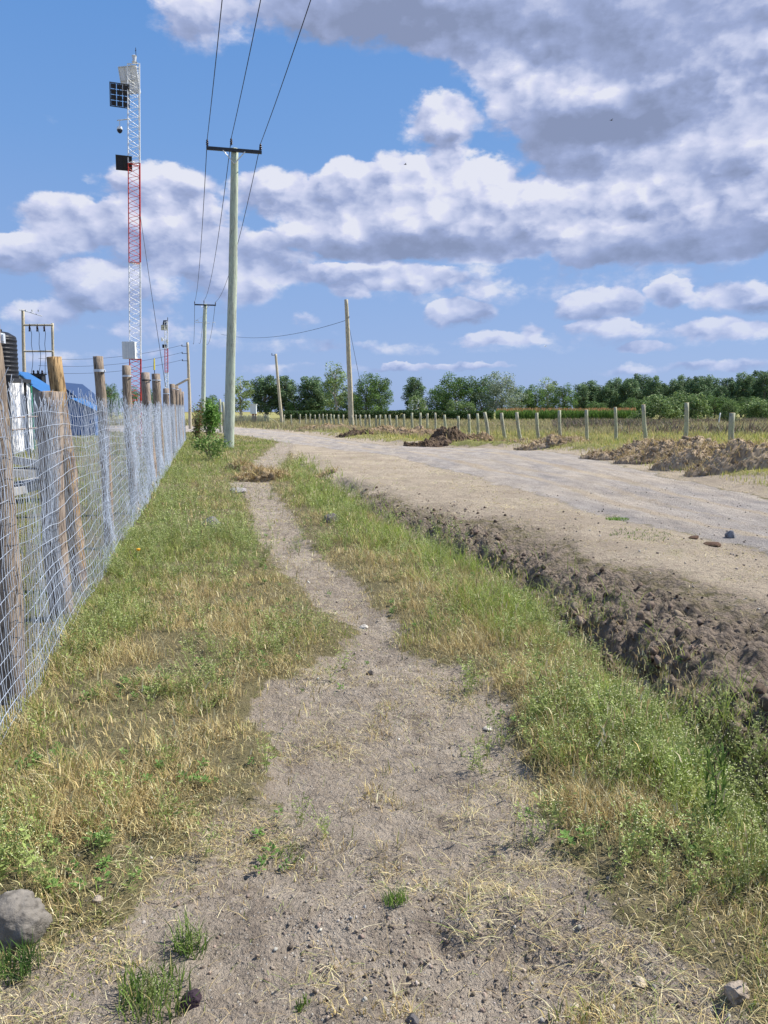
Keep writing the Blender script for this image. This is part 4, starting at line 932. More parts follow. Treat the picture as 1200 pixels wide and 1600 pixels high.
# tank on its stand
xt = at(-2, 600, 26).x; tk = thing('water_tank', 'black ribbed plastic water tank on a stand at the left edge', 'water tank', (xt, 26, 2.7)); mb = MB(); prof = [(0, .62)]
for k in range(9): prof += [(.06 + k * .145, .635), (.10 + k * .145, .635), (.12 + k * .145, .62), (.17 + k * .145, .62)]
prof = [(.0, .62)] + [(z, r) for z, r in prof[1:]] + [(1.38, .60), (1.50, .40), (1.54, .2), (1.60, .2), (1.60, .01)]; mb.tube([(0, 0, z) for z, r in prof], [r for z, r in prof], 28); mb.build('tank_body', M_TANK, tk)
st = thing('tank_stand', 'steel stand under the black water tank', 'stand', (xt, 26, 0)); mb = MB(); mb.box((0, 0, 2.63), (1.5, 1.5, .12)); mb.build('platform', M_DARKST, st)
for sx in (-.6, .6):
    for sy in (-.6, .6): mb = MB(); mb.tube([(sx, sy, -.1), (sx, sy, 2.57)], .05, 6); mb.build('leg', M_DARKST, st)
# enclosure rails, posts and stacked slabs seen through the mesh
yf = thing('yard_fence', 'low timber rail and post fence inside the yard seen through the mesh', 'fence', (-6, 14, 0)); yo = yf.location
pp = [(-4.4, 6.6), (-5.6, 9.0), (-7.3, 12), (-9.2, 16), (-11.3, 20), (-12.5, 24), (-13.4, 30)]
for i, (x, y) in enumerate(pp): log('post', M_POST, yf, Vector((x, y, -.2)) - yo, Vector((x + .03, y, 1.45 + .1 * (i % 2))) - yo, .06, .055, n=8, rings=5, seed=90 + i)
for h in (.95, 1.38):
    for i in range(len(pp) - 1): log('rail', M_POST, yf, Vector((*pp[i], h)) - yo, Vector((*pp[i + 1], h + .03)) - yo, .035, .03, n=6, rings=4, seed=120 + i)
for i, (px, py, w, lb) in enumerate(((42, 722, .9, 'pale concrete slab lying topmost on the rubble inside the yard'), (50, 738, 1.1, 'second tilted concrete slab inside the yard, under the topmost one'), (38, 760, 1.2, 'lowest concrete slab of the rubble inside the yard'))):
    p = at(px, py, 13.5); mb = MB(); mb.box((0, 0, 0), (w, .5, .13), rz=.3 + i * .4); o = mb.build('concrete_slab', M_SLAB); o.location = p; o.rotation_euler = (.12 * (i - 1), .16 - .1 * i, 0); tag(o, lb, 'slab', 'concrete slabs in the yard')

# ================================================================ trees
M_BARK = wood_mat('tree_bark', (.10, .08, .065), (.26, .22, .18)); M_BARKP = wood_mat('pale_bark', (.30, .27, .22), (.55, .50, .42))
def tree_data(seed, kind):
    """crown (leaf sprays round the ends of real limbs) and trunk meshes, height 1 x width ~1 in units of metres"""
    r = np.random.default_rng(seed); rr = random.Random(seed)
    P = dict(euc=(11, 4.2, 30, .16), round=(9, 6.5, 34, .16), sparse=(12, 4.5, 20, .24), bush=(4, 5.5, 26, .05), silver=(9, 7, 34, .14))[kind]
    Ht, Wd, nl, clear = P; mb = MB()
    mb.tube([(rr.uniform(-.1, .1) * i, rr.uniform(-.1, .1) * i, Ht * .85 * i / 6) for i in range(7)], [Ht * .022 * (1 - i / 7.5) for i in range(7)], 7)
    ends = []
    for i in range(nl):
        f = clear + (.97 - clear) * (i + rr.random()) / nl; a = i * 2.4 + rr.uniform(-.5, .5)
        prof = {'euc': math.sin(math.pi * min(1, (f - clear * .6) / (1.08 - clear * .6)) ** .8) ** .7, 'sparse': .35 + .6 * math.sin(math.pi * f), 'round': math.sqrt(max(0, 1 - (f * 1.75 - .8) ** 2)), 'silver': math.sqrt(max(0, 1 - (f * 1.75 - .8) ** 2)), 'bush': math.sqrt(max(0, 1 - (f * .98) ** 2))}[kind]
        L_ = Wd / 2 * prof * rr.uniform(.45, 1.08); z0 = Ht * max(.04, f - .16) * .9; e = Vector((math.cos(a) * L_, math.sin(a) * L_, Ht * f + rr.uniform(-.3, .5)))
        m = Vector((e.x * .5, e.y * .5, (z0 + e.z) / 2 - .2)); mb.tube([(0, 0, z0), m, e], [Ht * .008, Ht * .005, Ht * .002], 4); ends.append(e)
        if L_ > Wd * .28: ends.append(m.lerp(e, .4) + Vector((rr.uniform(-.4, .4), rr.uniform(-.4, .4), rr.uniform(.1, .6))))
    A = Acc(); pa = dict(euc=[(.075, .12, .055), (.10, .155, .07), (.05, .085, .045), (.14, .185, .09)], round=[(.055, .10, .03), (.09, .15, .04), (.035, .07, .025), (.13, .19, .055)], sparse=[(.12, .17, .06), (.17, .22, .08), (.08, .12, .045), (.2, .24, .11)],
                          bush=[(.08, .12, .04), (.12, .17, .06), (.055, .09, .035), (.15, .19, .07)], silver=[(.11, .14, .09), (.16, .19, .13), (.07, .10, .06), (.20, .23, .17)])[kind]
    for e in ends:
        n = int(dict(euc=190, round=150, sparse=100, bush=130, silver=140)[kind] * r.uniform(.6, 1.3)); R_ = Wd * r.uniform(.13, .22) * dict(euc=1.15, sparse=1.0).get(kind, 1)
        p = r.normal(0, 1, (n, 3)); p /= np.linalg.norm(p, axis=1, keepdims=True); p *= (r.random((n, 1)) ** .45) * R_ * np.array([1, 1, 1.35 if kind in ('euc', 'sparse') else .85]); p += np.array(e)
        s = r.uniform(.07, .17, n)[:, None] * (1.15 if kind in ('euc', 'sparse') else 1); d = r.normal(0, 1, (n, 3)); d[:, 2] -= .4 if kind == 'euc' else 0; d /= np.linalg.norm(d, axis=1, keepdims=True)
        u = np.cross(d, r.normal(0, 1, (n, 3))); u /= np.linalg.norm(u, axis=1, keepdims=True) + 1e-6
        V = np.stack([p - d * s * 1.3, p + u * s * .6, p + d * s * 1.3, p - u * s * .6], 1).reshape(-1, 3)
        c = np.array(pa)[r.choice(4, n, p=[.35, .3, .2, .15])] * r.uniform(.8, 1.2, (n, 1)) * r.uniform(1.15, 2.3)
        A.add(V, np.arange(n * 4).reshape(-1, 4), [], np.repeat(c, 4, 0))
    c = npmesh('crown', np.concatenate(A.V), [np.concatenate(A.Q)], M_LEAF, None, col=np.concatenate(A.C)); tk = mb.build('trunk', M_BARKP if kind in ('euc', 'sparse') else M_BARK, None, True)
    return c, tk, Ht, Wd
TD = {k: [tree_data(400 + 17 * i + hash2(np.array([len(k)]), np.array([ord(k[0])]), 1)[0] * 900 // 1, k) if False else tree_data(400 + 17 * i + ord(k[0]), k) for i in range(n)] for k, n in (('euc', 4), ('round', 3), ('sparse', 2), ('bush', 2), ('silver', 1))}
protos = [o for v in TD.values() for (c, t, _, _) in v for o in (c, t)]
for o in protos: COL.objects.unlink(o)
tcount = 0
def tree(label, kind, px, pyt, wpx, Y, group, pyb=None, cat='tree', name=None):
    global tcount
    tcount += 1; c, tk, Ht, Wd = TD[kind][tcount % len(TD[kind])]; t = at(px, pyt, Y); base_z = at(px, pyb, Y).z if pyb else 0.0
    o = thing(name or {'euc': 'eucalyptus_tree', 'bush': 'bush'}.get(kind, 'tree'), label, cat, (t.x, Y, min(base_z, 0)), (tcount * 2.399) % 6.28, group)
    hz = (t.z - min(base_z, 0)) / Ht / 1.03; wx = wpx * Y / FPX / Wd; o.scale = (wx, wx, hz)
    for s in (c, tk):
        q = s.copy(); q.name = s.name.split('.')[0]; COL.objects.link(q); q.parent = o
    return o
G1 = 'trees behind the bend of the road'; G2 = 'trees beyond the meadow'; G3 = 'eucalyptus row on the right horizon'
for a in [('thin open crowned tree just right of the tall green pole', 'sparse', 375, 589, 44, 175, G1), ('rounded tall tree immediately left of the thin leaning pole', 'euc', 414, 586, 44, 185, G1), ('rounded tall tree immediately right of the thin leaning pole', 'euc', 446, 587, 40, 185, G1),
          ('low dark tree between the rounded pair and the broad trees', 'round', 462, 628, 30, 180, G1), ('broad dark green tree left of the tall wispy one', 'euc', 484, 590, 46, 180, G1), ('medium tree merging with the broad dark one at its right', 'round', 505, 596, 46, 185, G1),
          ('tallest wispy yellow green tree left of the bare tan pole', 'sparse', 524, 567, 42, 175, G1), ('short bushy tree directly behind the foot of the bare tan pole', 'round', 545, 612, 44, 180, G1), ('dark round tree right of the bare tan pole', 'round', 572, 586, 44, 175, G1), ('dark spreading tree at the right end of the left clump', 'round', 594, 588, 38, 178, G1),
          ('lone upright tree standing behind the white flowering bush', 'euc', 648, 589, 36, 185, G2), ('dark low tree between the lone upright tree and the dome shaped one', 'round', 684, 604, 46, 185, G2), ('dark dome shaped tree left of the silvery tree', 'round', 712, 586, 62, 180, G2), ('deep green tree close against the left of the silvery tree', 'round', 752, 588, 52, 178, G2),
          ('wide silvery grey leaved tree in the middle of the tree line', 'silver', 785, 584, 62, 172, G2), ('low green tree just right of the silvery one', 'round', 815, 606, 46, 178, G2), ('spiky topped tree between the silvery tree and the long row', 'sparse', 857, 590, 34, 185, G2), ('rounded low tree under the spiky topped one', 'round', 838, 603, 40, 180, G2), ('rounded tree left of the start of the long eucalyptus row', 'round', 882, 602, 44, 180, G2)]: tree(*a)
row = [(908, 600), (921, 596), (934, 604), (946, 601), (958, 594), (970, 592), (984, 590), (998, 584), (1010, 590), (1022, 589), (1035, 598), (1047, 601), (1058, 593), (1068, 588), (1080, 592), (1091, 588), (1103, 587), (1114, 592), (1127, 602), (1139, 590), (1150, 597), (1162, 584), (1173, 588), (1184, 579), (1196, 581), (1210, 578), (1226, 584), (1244, 588), (1262, 582)]
ordn = ['first', 'second', 'third', 'fourth', 'fifth', 'sixth', 'seventh', 'eighth', 'ninth', 'tenth', 'eleventh', 'twelfth', 'thirteenth', 'fourteenth', 'fifteenth', 'sixteenth', 'seventeenth', 'eighteenth', 'nineteenth', 'twentieth', 'twenty-first', 'twenty-second', 'twenty-third', 'twenty-fourth', 'twenty-fifth', 'twenty-sixth', 'twenty-seventh', 'twenty-eighth', 'twenty-ninth']
for i, (px, py) in enumerate(row): tree(f'{ordn[i]} treetop from the left in the long dark eucalyptus row at right', 'euc', px, py, 27 + (i * 7) % 9, 205 + (i % 3) * 9, G3)
low = [(932, 628, 34), (990, 622, 40), (1052, 620, 40), (1118, 618, 44), (1172, 620, 40), (1225, 616, 44)]
for i, (px, py, w) in enumerate(low): tree(f'{ordn[i]} rounded understorey tree from the left below the eucalyptus row', 'round', px, py, w, 190, 'understorey trees of the right row')
tree('broad dark bush in front of the eucalyptus row behind the forked post', 'bush', 1030, 622, 74, 120, 'bushes at the back of the meadow', cat='bush'); tree('broad grey green feathery bush behind the mossy topped post', 'bush', 1075, 615, 66, 125, 'bushes at the back of the meadow', cat='bush'); tree('small bright green bush left of the last right post', 'bush', 1140, 628, 30, 100, 'bushes at the back of the meadow', cat='bush')
tree('rounded bush under the eucalyptus row at the right edge of the picture', 'bush', 1190, 624, 60, 130, 'bushes at the back of the meadow', cat='bush')
for a in [('small tree showing between two fence posts left of the tall mast', 'round', 172, 601, 30, 150), ('tree top peeping up right behind the foot of the tall mast', 'round', 205, 604, 32, 155), ('tree partly hidden behind the dark banded post', 'round', 232, 610, 30, 160), ('low dark tree behind the small green pole', 'round', 330, 618, 34, 150)]: tree(*a, 'trees behind the mesh fence')
# hedge, crop, flowering bushes
A = Acc(); n = 16000; px = rng.uniform(440, 770, n); Y = 132 + rng.uniform(-1, 1, n) * .9; x = (px - 600) / FPX * Y; z = rng.random(n) ** .8 * (1.55 + .35 * fbm(x * .35, x * 0, 5, 3))
d = rng.normal(0, 1, (n, 3)); d /= np.linalg.norm(d, axis=1, keepdims=True); u = np.cross(d, rng.normal(0, 1, (n, 3))); u /= np.linalg.norm(u, axis=1, keepdims=True); s = .16; p = np.stack([x, Y, z], 1)
hx, hy = x.mean(), 132.0; V = np.stack([p - d * s, p + u * s * .6, p + d * s, p - u * s * .6], 1).reshape(-1, 3) - np.array([hx, hy, 0])
o = npmesh('hedge', V, [np.arange(n * 4).reshape(-1, 4)], M_LEAF, None, col=np.repeat(pal(n, [(.05, .10, .03), (.08, .14, .04), (.035, .07, .025)], [.4, .35, .25]), 4, 0)); o.location = (hx, hy, 0); tag(o, 'long low dark green hedge running behind the field fence', 'hedge')
A = Acc(); n = 30000; px = 775 + 215 * rng.random(n); Y = rng.uniform(134, 146, n); x = (px - 600) / FPX * Y; h = 1.9 + .35 * rng.random(n)
A.add(*blades(x, Y, H(x, Y) + rng.uniform(0, 1.1, n), h * .5, .10, np.abs(rng.normal(.45, .2, n)), pal(n, [(.10, .19, .04), (.16, .27, .06), (.22, .32, .08)], [.4, .4, .2])))
n = 1700; px = 775 + 215 * rng.random(n); Y = rng.uniform(133.5, 158, n); x = (px - 600) / FPX * Y
A.add(*blades(x, Y, H(x, Y) + 1.55 + .5 * fbm(x * .5, Y * .3, 7, 3) * rng.uniform(.6, 1.2, n), rng.uniform(.25, .6, n), .13, np.abs(rng.normal(.2, .1, n)), pal(n, [(.46, .22, .10), (.52, .30, .14), (.36, .22, .10)], [.4, .3, .3])))
A.build('maize_crop', M_LEAF, 'green maize crop with reddish tops at the back of the meadow', 'crop')
M_PETAL = simple('white_petals', (.80, .80, .78), .7, 0, .05)
for lab, px, pyt, w, Y, dens, kk in (('dense white flowering bush in front of the lone upright tree', 652, 623, 38, 150, 900, 'bush'), ('green bush sprinkled with white flowers below the dome shaped tree', 712, 627, 34, 150, 260, 'bush'), ('smaller white flowering bush left of the deep green tree', 731, 631, 30, 150, 330, 'bush')):
    o = tree(lab, kk, px, pyt, w, Y, 'white flowering bushes', cat='bush', name='flowering_bush'); r = np.random.default_rng(int(px)); p = r.normal(0, 1, (dens, 3)); p[:, 2] = np.abs(p[:, 2]); p /= np.linalg.norm(p, axis=1, keepdims=True)
    p *= r.uniform(.75, 1.05, (dens, 1)) * np.array([2.6, 2.6, 4.0]); d = r.normal(0, 1, (dens, 3)); d /= np.linalg.norm(d, axis=1, keepdims=True); u = np.cross(d, r.normal(0, 1, (dens, 3))); u /= np.linalg.norm(u, axis=1, keepdims=True); s = .16
    npmesh('blossom', np.stack([p - d * s, p + u * s, p + d * s, p - u * s], 1).reshape(-1, 3), [np.arange(dens * 4).reshape(-1, 4)], M_PETAL, o)
# climber with reddish leaves at the end of the mesh fence
def leafy(name, label, cat, loc, rx, ry, h, n, pa, pr, sz, seed, stems=7):
    r = np.random.default_rng(seed); o = thing(name, label, cat, loc); mb = MB()
    for i in range(stems):
        a = r.uniform(0, 6.28); q = r.uniform(.3, 1); mb.tube([(0, 0, -.05), (math.cos(a) * rx * q * .5, math.sin(a) * ry * q * .5, h * .5), (math.cos(a) * rx * q, math.sin(a) * ry * q, h * r.uniform(.6, 1))], [.018 * h, .012 * h, .005 * h], 5)
    mb.build('stem', M_BARK, o); k = r.integers(0, 14, n); cc = np.stack([r.uniform(-1, 1, 14) * rx * .8, r.uniform(-1, 1, 14) * ry * .8, r.uniform(.15, .95, 14) * h], 1)
    p = cc[k] + r.normal(0, 1, (n, 3)) * np.array([rx, ry, h * .6]) * .24; p[:, 2] = np.abs(p[:, 2]); d = r.normal(0, 1, (n, 3)); d /= np.linalg.norm(d, axis=1, keepdims=True); u = np.cross(d, r.normal(0, 1, (n, 3))); u /= np.linalg.norm(u, axis=1, keepdims=True); s = r.uniform(.6, 1.3, (n, 1)) * sz
    c = np.array(pa)[r.choice(len(pa), n, p=pr)] * r.uniform(.75, 1.25, (n, 1)); npmesh('leaves', np.stack([p - d * s, p + u * s * .55, p + d * s, p - u * s * .55], 1).reshape(-1, 3), [np.arange(n * 4).reshape(-1, 4)], M_WEED, o, col=np.repeat(c, 4, 0)); return o
def gl(px, Y): return (at(px, 640, Y).x, Y, h1(at(px, 640, Y).x, Y))
leafy('climbing_shrub', 'bright green leafy shrub at the end of the mesh fence', 'shrub', gl(324, 46), .62, .5, 2.0, 2200, [(.10, .22, .04), (.17, .31, .06), (.24, .38, .09)], [.4, .4, .2], .075, 31)
leafy('climbing_shrub', 'brown and orange leaved shrub between the mesh fence and the green one', 'shrub', gl(309, 44), .34, .5, 2.0, 1100, [(.16, .10, .07), (.30, .14, .05), (.12, .17, .05), (.20, .26, .08)], [.25, .12, .35, .28], .055, 32)
leafy('weed_bush', 'leafy dark green weed with a pale flower left of the tall pole foot', 'weed', gl(326, 25), .55, .45, .75, 900, [(.11, .20, .05), (.18, .28, .07), (.25, .34, .10)], [.4, .4, .2], .045, 33)
for lab, px, Y in (('weathered wooden stake just left of the tall green pole, taller of two', 344, 60), ('second wooden stake against the left side of the tall green pole', 349, 58)):
    g = Vector(gl(px, Y)); o = thing('stake', lab, 'stake', g, 0, 'wooden stakes beside the tall pole'); log('shaft', M_FPOST, o, (0, 0, -.2), (0, 0, 2.55 if px == 344 else 2.3), .10, .09, n=8, rings=5, seed=px)
# palisade, kiosk and lopped stuff at the bend
pf = thing('palisade_fence', 'low close-set grey palisade of upright sticks at the bend', 'fence', (at(388, 640, 96).x, 96, 0)); k = 0
for px in np.arange(366, 421, 1.5): q = at(px, 660, 96); k += 1; log('stick', M_FPOST, pf, Vector((q.x, 96, -.1)) - pf.location, Vector((q.x + .03, 96, 1.05 + .25 * (k * 7 % 5) / 5)) - pf.location, .055, .045, n=6, rings=2, seed=k)
kb = thing('notice_box', 'small pale grey box on a reddish stand behind the palisade', 'box', (at(396, 640, 98).x, 98, 0)); mb = MB(); mb.box((0, 0, 1.9), (.75, .5, 1.15)); mb.box((0, 0, 2.5), (.9, .65, .08)); mb.build('cabinet', M_BOX, kb); mb = MB(); mb.box((.1, 0, .66), (.55, .4, 1.3)); mb.build('stand', simple('rusty_stand', (.24, .08, .06), .8), kb)
px_ = thing('slanting_rail', 'pale slanting brace rail leaning at the right end of the palisade', 'rail', (at(424, 640, 92).x, 92, 0)); log('shaft', M_FPOST, px_, (-.9, 0, 1.3), (1.1, 0, 0), .05, .04, n=6, rings=3, seed=8)
sg = at(915, 655, 125); o = thing('white_post', 'short white post standing far back in the meadow at right', 'post', (at(1124, 640, 88).x, 88, 0)); log('shaft', simple('white_post_paint', (.75, .75, .73), .7), o, (0, 0, -.1), (.12, 0, 1.45), .07, .07, n=8, rings=3, seed=2)

# ================================================================ heaps of dug earth
def heap(label, px, py, w, d, h, seed, col, straw, Y=None, rz=0.0):
    w *= 1.3; h *= .92; X, Y0 = gp(px, py); o_loc = (X, Y0, h1(X, Y0) - .04); nx, ny = (110, 70); u, v = np.meshgrid(np.linspace(-1, 1, nx), np.linspace(-1, 1, ny)); uu, vv = u.ravel(), v.ravel()
    x = uu * w / 2; y = vv * d / 2; rr_ = np.sqrt(uu ** 2 + vv ** 2); b = np.clip(1 - rr_ ** 2, 0, 1) ** .75
    lump = fbm(x * 1.7 + seed, y * 1.7, seed, 3); fine_ = np.abs(fbm(x * 5 + seed, y * 5, seed + 3, 4, .62) - .5) * 2
    z = h * b * (.35 + 1.15 * lump) + (b > 0) * b ** .4 * ((.35 - fine_) * h * .45) - (1 - np.clip(b * 6, 0, 1)) * .10
    z = z + H(X + x, Y0 + y) - h1(X, Y0)
    idx = np.arange(nx * ny).reshape(ny, nx); q = np.stack([idx[:-1, :-1], idx[:-1, 1:], idx[1:, 1:], idx[1:, :-1]], -1).reshape(-1, 4)
    c = np.array(col[0])[None] * (1 - lump[:, None]) + np.array(col[1])[None] * lump[:, None]; c = c * (.6 + .8 * hash2((uu * 400).astype(int), (vv * 400).astype(int), seed))[:, None]
    o = thing('soil_heap', label, 'soil heap', o_loc, rz, 'heaps of dug earth beside the road'); npmesh('earth', np.stack([x, y, z], 1), [q], M_EARTH, o, col=c, smooth=False)
    n = 420; k = rng.integers(0, nx * ny, n); k = k[b[k] > .03]; n = len(k); A = Acc(); s = (.02 * np.exp(rng.exponential(.5, n))).clip(0, .12) * (Y0 / 28) ** .3
    lumps(A, LT1, x[k], y[k], z[k], s, c[k] * rng.uniform(.7, 1.2, (n, 1))); A.build('clods', M_EARTH, parent=o)
    if straw:
        n = int(straw * 2.4); k = rng.integers(0, nx * ny, n); k = k[b[k] > .02]; n = len(k); A = Acc(); A.add(*blades(x[k], y[k], z[k], rng.uniform(.08, .28, n), .016 * max(1, Y0 / 28), np.abs(rng.normal(1.0, .35, n)).clip(.2, 1.35), pal(n, DRYS, [.2, .1, .3, .05, .35]))); A.build('dry_stalks', M_STRAW, parent=o)
BR = ((.21, .155, .105), (.48, .375, .26)); DKB = ((.07, .048, .034), (.20, .145, .10))
heap('large earth heap at the right edge below the last field post', 1215, 752, 3.4, 1.7, .62, 11, BR, 900); heap('long ridge of brown earth in front of the last field post', 1140, 741, 3.2, 1.5, .58, 12, BR, 800)
heap('brown earth ridge with straw below the crooked forked post', 1060, 729, 3.0, 1.6, .58, 13, BR, 700); heap('lower pale earth heap left of the crooked post', 985, 722, 2.6, 1.5, .42, 14, BR, 500); heap('straw covered low heap where the road widens', 880, 703, 3.2, 1.6, .42, 15, BR, 700); heap('small tan heap below two leaning field posts', 808, 697, 2.2, 1.4, .36, 16, BR, 400)
heap('tall dark brown earth heap at the far side of the road', 703, 696, 1.5, 1.4, 1.05, 17, DKB, 60); heap('brown grassy heap joining the tall dark heap on its right', 738, 694, 2.4, 1.4, .62, 18, ((.13, .09, .06), (.36, .26, .17)), 420); heap('low dark heap left of the tall dark one', 668, 698, 1.8, 1.3, .35, 19, DKB, 40)
heap('broad low brown heap at the foot of the small field posts', 655, 683, 4.2, 2.2, .60, 20, ((.17, .12, .08), (.40, .30, .2)), 500); heap('low straw heap right of the bare tan pole', 608, 680, 4.4, 2.4, .55, 21, ((.17, .12, .08), (.40, .30, .2)), 500); heap('distant brown heap left of the bare tan pole', 522, 674, 5, 2.4, .5, 22, ((.20, .15, .1), (.44, .33, .22)), 500)
heap('dark low heap just beyond the bare tan pole', 580, 684, 3.6, 1.6, .38, 23, DKB, 150)
heap('heap of dry uprooted grass and soil on the footpath near the tall pole', 412, 748, 1.15, .7, .30, 24, ((.30, .22, .13), (.52, .40, .25)), 500); heap('small heap of soil and dead grass left of the path heap', 378, 733, .8, .6, .22, 25, ((.25, .18, .11), (.5, .38, .24)), 250)
heap('flat patch of dug soil beside the start of the ditch', 470, 742, 1.5, .8, .12, 26, BR, 200)

# ================================================================ single stones and odds and ends
def stone(label, px, py, w, hgt, col, seed, name='rock', cat='rock', group=None, flat=.6, mat=None):
    X, Y = gp(px, py); import bmesh; bm = bmesh.new(); bmesh.ops.create_icosphere(bm, subdivisions=5, radius=1); V = np.array([v.co[:] for v in bm.verts]); F = np.array([[v.index for v in f.verts] for f in bm.faces]); bm.free(); r = np.random.default_rng(seed)
    for k in range(9):                                                   # broken facets
        n_ = r.normal(0, 1, 3); n_ /= np.linalg.norm(n_); dd = V @ n_; lim = r.uniform(.62, .85); V = V - np.clip(dd - lim, 0, None)[:, None] * n_ * .9
    q = fbm(V[:, 0] * 2 + 7, V[:, 1] * 2 + V[:, 2] * 1.7, seed, 5, .6) - .5; V = V * (1 + q * .35)[:, None]
    s2 = fbm(V[:, 0] * 9 + V[:, 2] * 4, V[:, 1] * 9, seed + 3, 4, .6); V = V * (1 + (s2 - .5) * .07)[:, None]
    V = V * np.array([w / 2, w / 2 * .8, hgt * .75]); c = np.array(col)[None] * (.72 + .56 * s2[:, None]); c = np.where((fbm(V[:, 0] * 60, V[:, 1] * 60 + V[:, 2] * 40, seed + 5, 3) > .60)[:, None], c * .62, c)
    o = npmesh(name, V, [F], mat or M_STONE, None, col=c, smooth=True); o.location = (X, Y, h1(X, Y) + hgt * .25); o.rotation_euler = (r.uniform(-.15, .15), r.uniform(-.15, .15), r.uniform(0, 3)); return tag(o, label, cat, group)
stone('large pale grey limestone rock at the lower left edge', 20, 1452, .225, .135, (.22, .20, .175), 51)
stone('brown angular stone at the lower right corner of the dirt', 1152, 1542, .088, .042, (.36, .30, .24), 52); stone('flat tan stone set in the dirt, up and left of the angular corner one', 1002, 1494, .045, .014, (.50, .43, .34), 53)
stone('small tan pebble in the middle of the broken soil', 898, 1514, .03, .012, (.52, .45, .36), 54); stone('pale flat stone at the right side of the path below the grass', 762, 1119, .07, .012, (.56, .52, .46), 55)
stone('pale stone half buried where the path narrows', 568, 968, .09, .03, (.58, .54, .48), 56); stone('small dark stone on the middle of the path', 578, 1044, .05, .03, (.10, .09, .085), 57)
stone('large flat grey stone beside the far footpath', 372, 768, .42, .10, (.40, .37, .37), 58); stone('dark grey rock in the grass left of the far path', 331, 826, .30, .16, (.20, .20, .20), 59); stone('dark purple grey rock in the grass right of the far path', 517, 818, .26, .13, (.20, .175, .18), 60)
stone('single dark grey stone at the near edge of the gravel road', 1141, 856, .16, .09, (.26, .26, .27), 61); stone('pale brown stone at the left foot of the dry grass clump', 152, 1402, .035, .022, (.42, .35, .28), 62)
stone('light stone at the bottom edge of the dirt, right of centre', 968, 1592, .035, .014, (.55, .5, .45), 63); stone('grey lump of soil at the bottom edge left of the light stone', 645, 1564, .045, .02, (.13, .12, .12), 64)
M_RAG = simple('black_rag', (.035, .028, .035), .8)
r_ = stone('crumpled black scrap of cloth on the dirt at lower left', 300, 1530, .075, .03, (.05, .035, .045), 65, 'cloth_scrap', 'cloth', mat=M_EARTH)
for lab, px, py in (('small reddish brown dung pat beside the road, left of two', 1082, 858), ('larger reddish brown dung pat beside the road, right of two', 1112, 868)): stone(lab, px, py, .22 if px > 1100 else .16, .03, (.12, .075, .052), px, 'dung_pat', 'dung', 'dung pats beside the road', mat=M_EARTH)
def tuft(name, label, px, py, n, rad, h, cols, seed, cat='weed', lean=.5, florets=0):
    X, Y = gp(px, py); o = thing(name, label, cat, (X, Y, h1(X, Y))); a = rng.uniform(0, 6.28, n); q = np.sqrt(rng.random(n)) * rad; x, y = np.cos(a) * q, np.sin(a) * q; A = Acc()
    A.add(*blades(x, y, H(x + X, y + Y) - o.location.z, rng.uniform(.45, 1.1, n) * h, .004 * max(1, Y / 5), np.abs(rng.normal(lean, .25, n)), pal(n, cols, [1 / len(cols)] * len(cols)))); A.build('blades', M_GRASS, kind=None, parent=o)
    if florets:
        A = Acc(); V, Q, T, C = WT[seed % 6]; k = florets; stamp(A, [WT[(seed + i) % 6] for i in range(3)], rng.normal(0, rad * .22, k), rng.normal(0, rad * .2, k), np.zeros(k), rng.uniform(.35, .6, k) * h / .2, rng.uniform(0, 6, k)); A.build('flowering_stems', M_WEED, kind=None, parent=o)
    return o
GG = [(.15, .24, .05), (.22, .32, .07), (.09, .15, .035)]
tuft('weed_tuft', 'green weed growing alone from the dirt left of centre, upper of two', 296, 1448, 90, .05, .10, GG, 1, florets=3); tuft('weed_tuft', 'straggly green weed patch beside the black cloth scrap', 240, 1528, 260, .11, .09, GG + [(.4, .36, .15)], 2, florets=5)
tuft('grass_tuft', 'dark green grass tuft in front of the pale grey rock', 30, 1494, 130, .06, .10, [(.06, .12, .03), (.12, .2, .05)], 3, 'grass'); tuft('grass_tuft', 'short green tuft in the middle of the dirt near the broken edge', 618, 1392, 80, .04, .06, GG, 4, 'grass'); tuft('grass_tuft', 'low green tuft on the path by the flattened straw', 455, 1300, 90, .06, .035, GG, 5, 'grass', 1.0)
tuft('grass_tuft', 'small bright green tuft alone on the road verge', 963, 823, 200, .16, .05, [(.13, .25, .04), (.2, .33, .06)], 6, 'grass', .8); tuft('grass_tuft', 'wider sparse green patch on the road verge under the bright tuft', 1000, 852, 220, .38, .04, GG, 7, 'grass', .9); tuft('grass_tuft', 'tiny green sprig near the bottom edge of the dirt', 472, 1538, 40, .02, .03, GG, 8, 'grass')
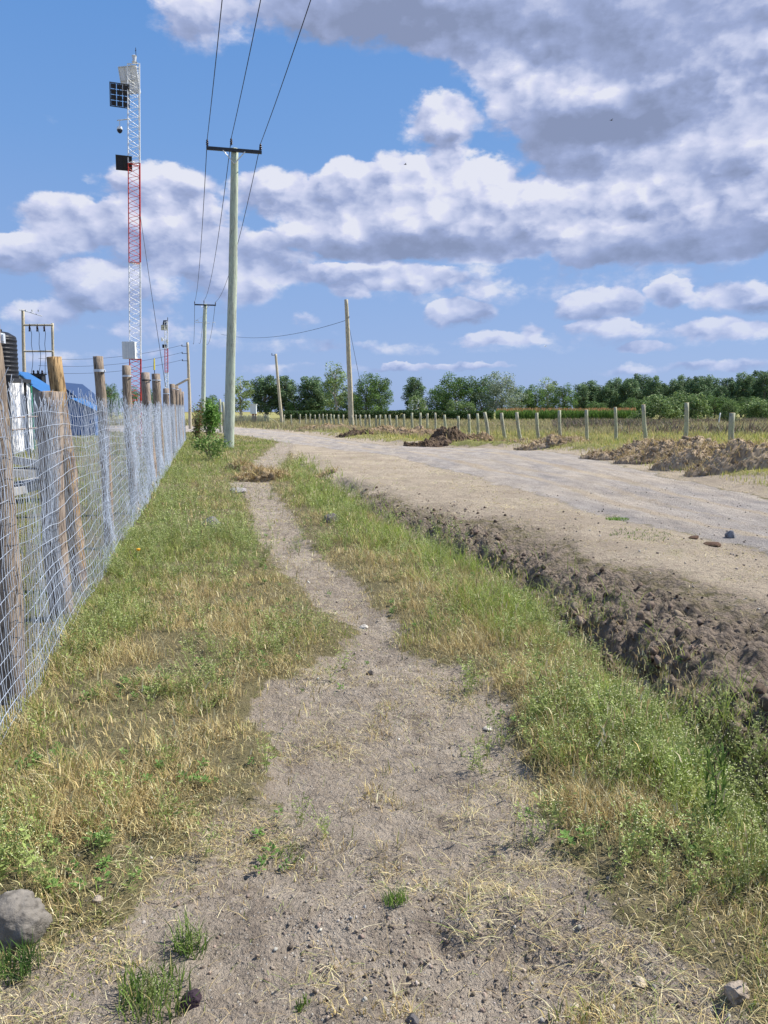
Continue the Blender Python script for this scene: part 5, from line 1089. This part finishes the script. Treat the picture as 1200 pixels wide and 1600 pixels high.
X, Y = gp(1112, 1300); o = thing('tall_weed', 'tall dark stemmed weed standing in the green grass by the ditch', 'weed', (X, Y, h1(X, Y))); mb = MB(); mb.tube([(0, 0, -.02), (.01, 0, .2), (.0, .01, .31), (.02, .01, .39)], [.004, .003, .002, .001], 6)
for i in range(9): z = .12 + i * .035; a = i * 2.4; mb.tube([(.005, 0, z), (math.cos(a) * .05, math.sin(a) * .05, z + .05)], [.002, .001], 4)
mb.build('stem', simple('dark_stem', (.13, .10, .065), .8), o); n = 120; z = rng.uniform(.08, .37, n); A = Acc(); a = rng.uniform(0, 6.28, n); A.add(*blades(np.cos(a) * .03, np.sin(a) * .03, z, rng.uniform(.03, .07, n), .008, np.abs(rng.normal(.8, .3, n)), pal(n, GG, [.3, .3, .4]))); A.build('leaves', M_WEED, kind=None, parent=o)
tuft('marigold', 'single small orange yellow flower in the grass near the mesh fence', 217, 878, 20, .03, .10, GG, 9, 'flower'); X, Y = gp(217, 878); mb = MB(); mb.tube([(0, 0, z) for z in (.10, .112, .125, .13)], [.006, .02, .022, .004], 10); mb.build('flower_head', simple('orange_petal', (.8, .38, .03), .6), bpy.context.scene.objects[[o.name for o in COL.objects if o.name.startswith('marigold')][0]])
# birds high over the meadow
for lab, px, py, Y in (('tiny dark bird high in the sky left of the big cumulus', 633, 257, 110), ('tiny dark bird below the grey cloud at upper right', 955, 188, 110), ('tiny pale bird low over the trees at right', 852, 541, 130)):
    p = at(px, py, Y); mb = MB(); mb.tube([(-.2, 0, 0), (-.08, 0, .0), (.1, 0, .01), (.2, 0, .02), (.26, 0, .02)], [.01, .05, .045, .03, .006], 6)
    for s in (-1, 1): mb.add([(-.05, 0, .02), (.08, 0, .02), (.0, s * .32, .11), (-.1, s * .30, .10), (-.05, 0, .005), (.08, 0, .005), (.0, s * .32, .10), (-.1, s * .30, .09)], [(0, 1, 2, 3), (7, 6, 5, 4), (0, 3, 7, 4), (1, 5, 6, 2), (2, 6, 7, 3)])
    o = mb.build('bird', M_CABLE if py < 500 else M_WHITEP); o.location = p; o.rotation_euler.z = .5; tag(o, lab, 'bird')
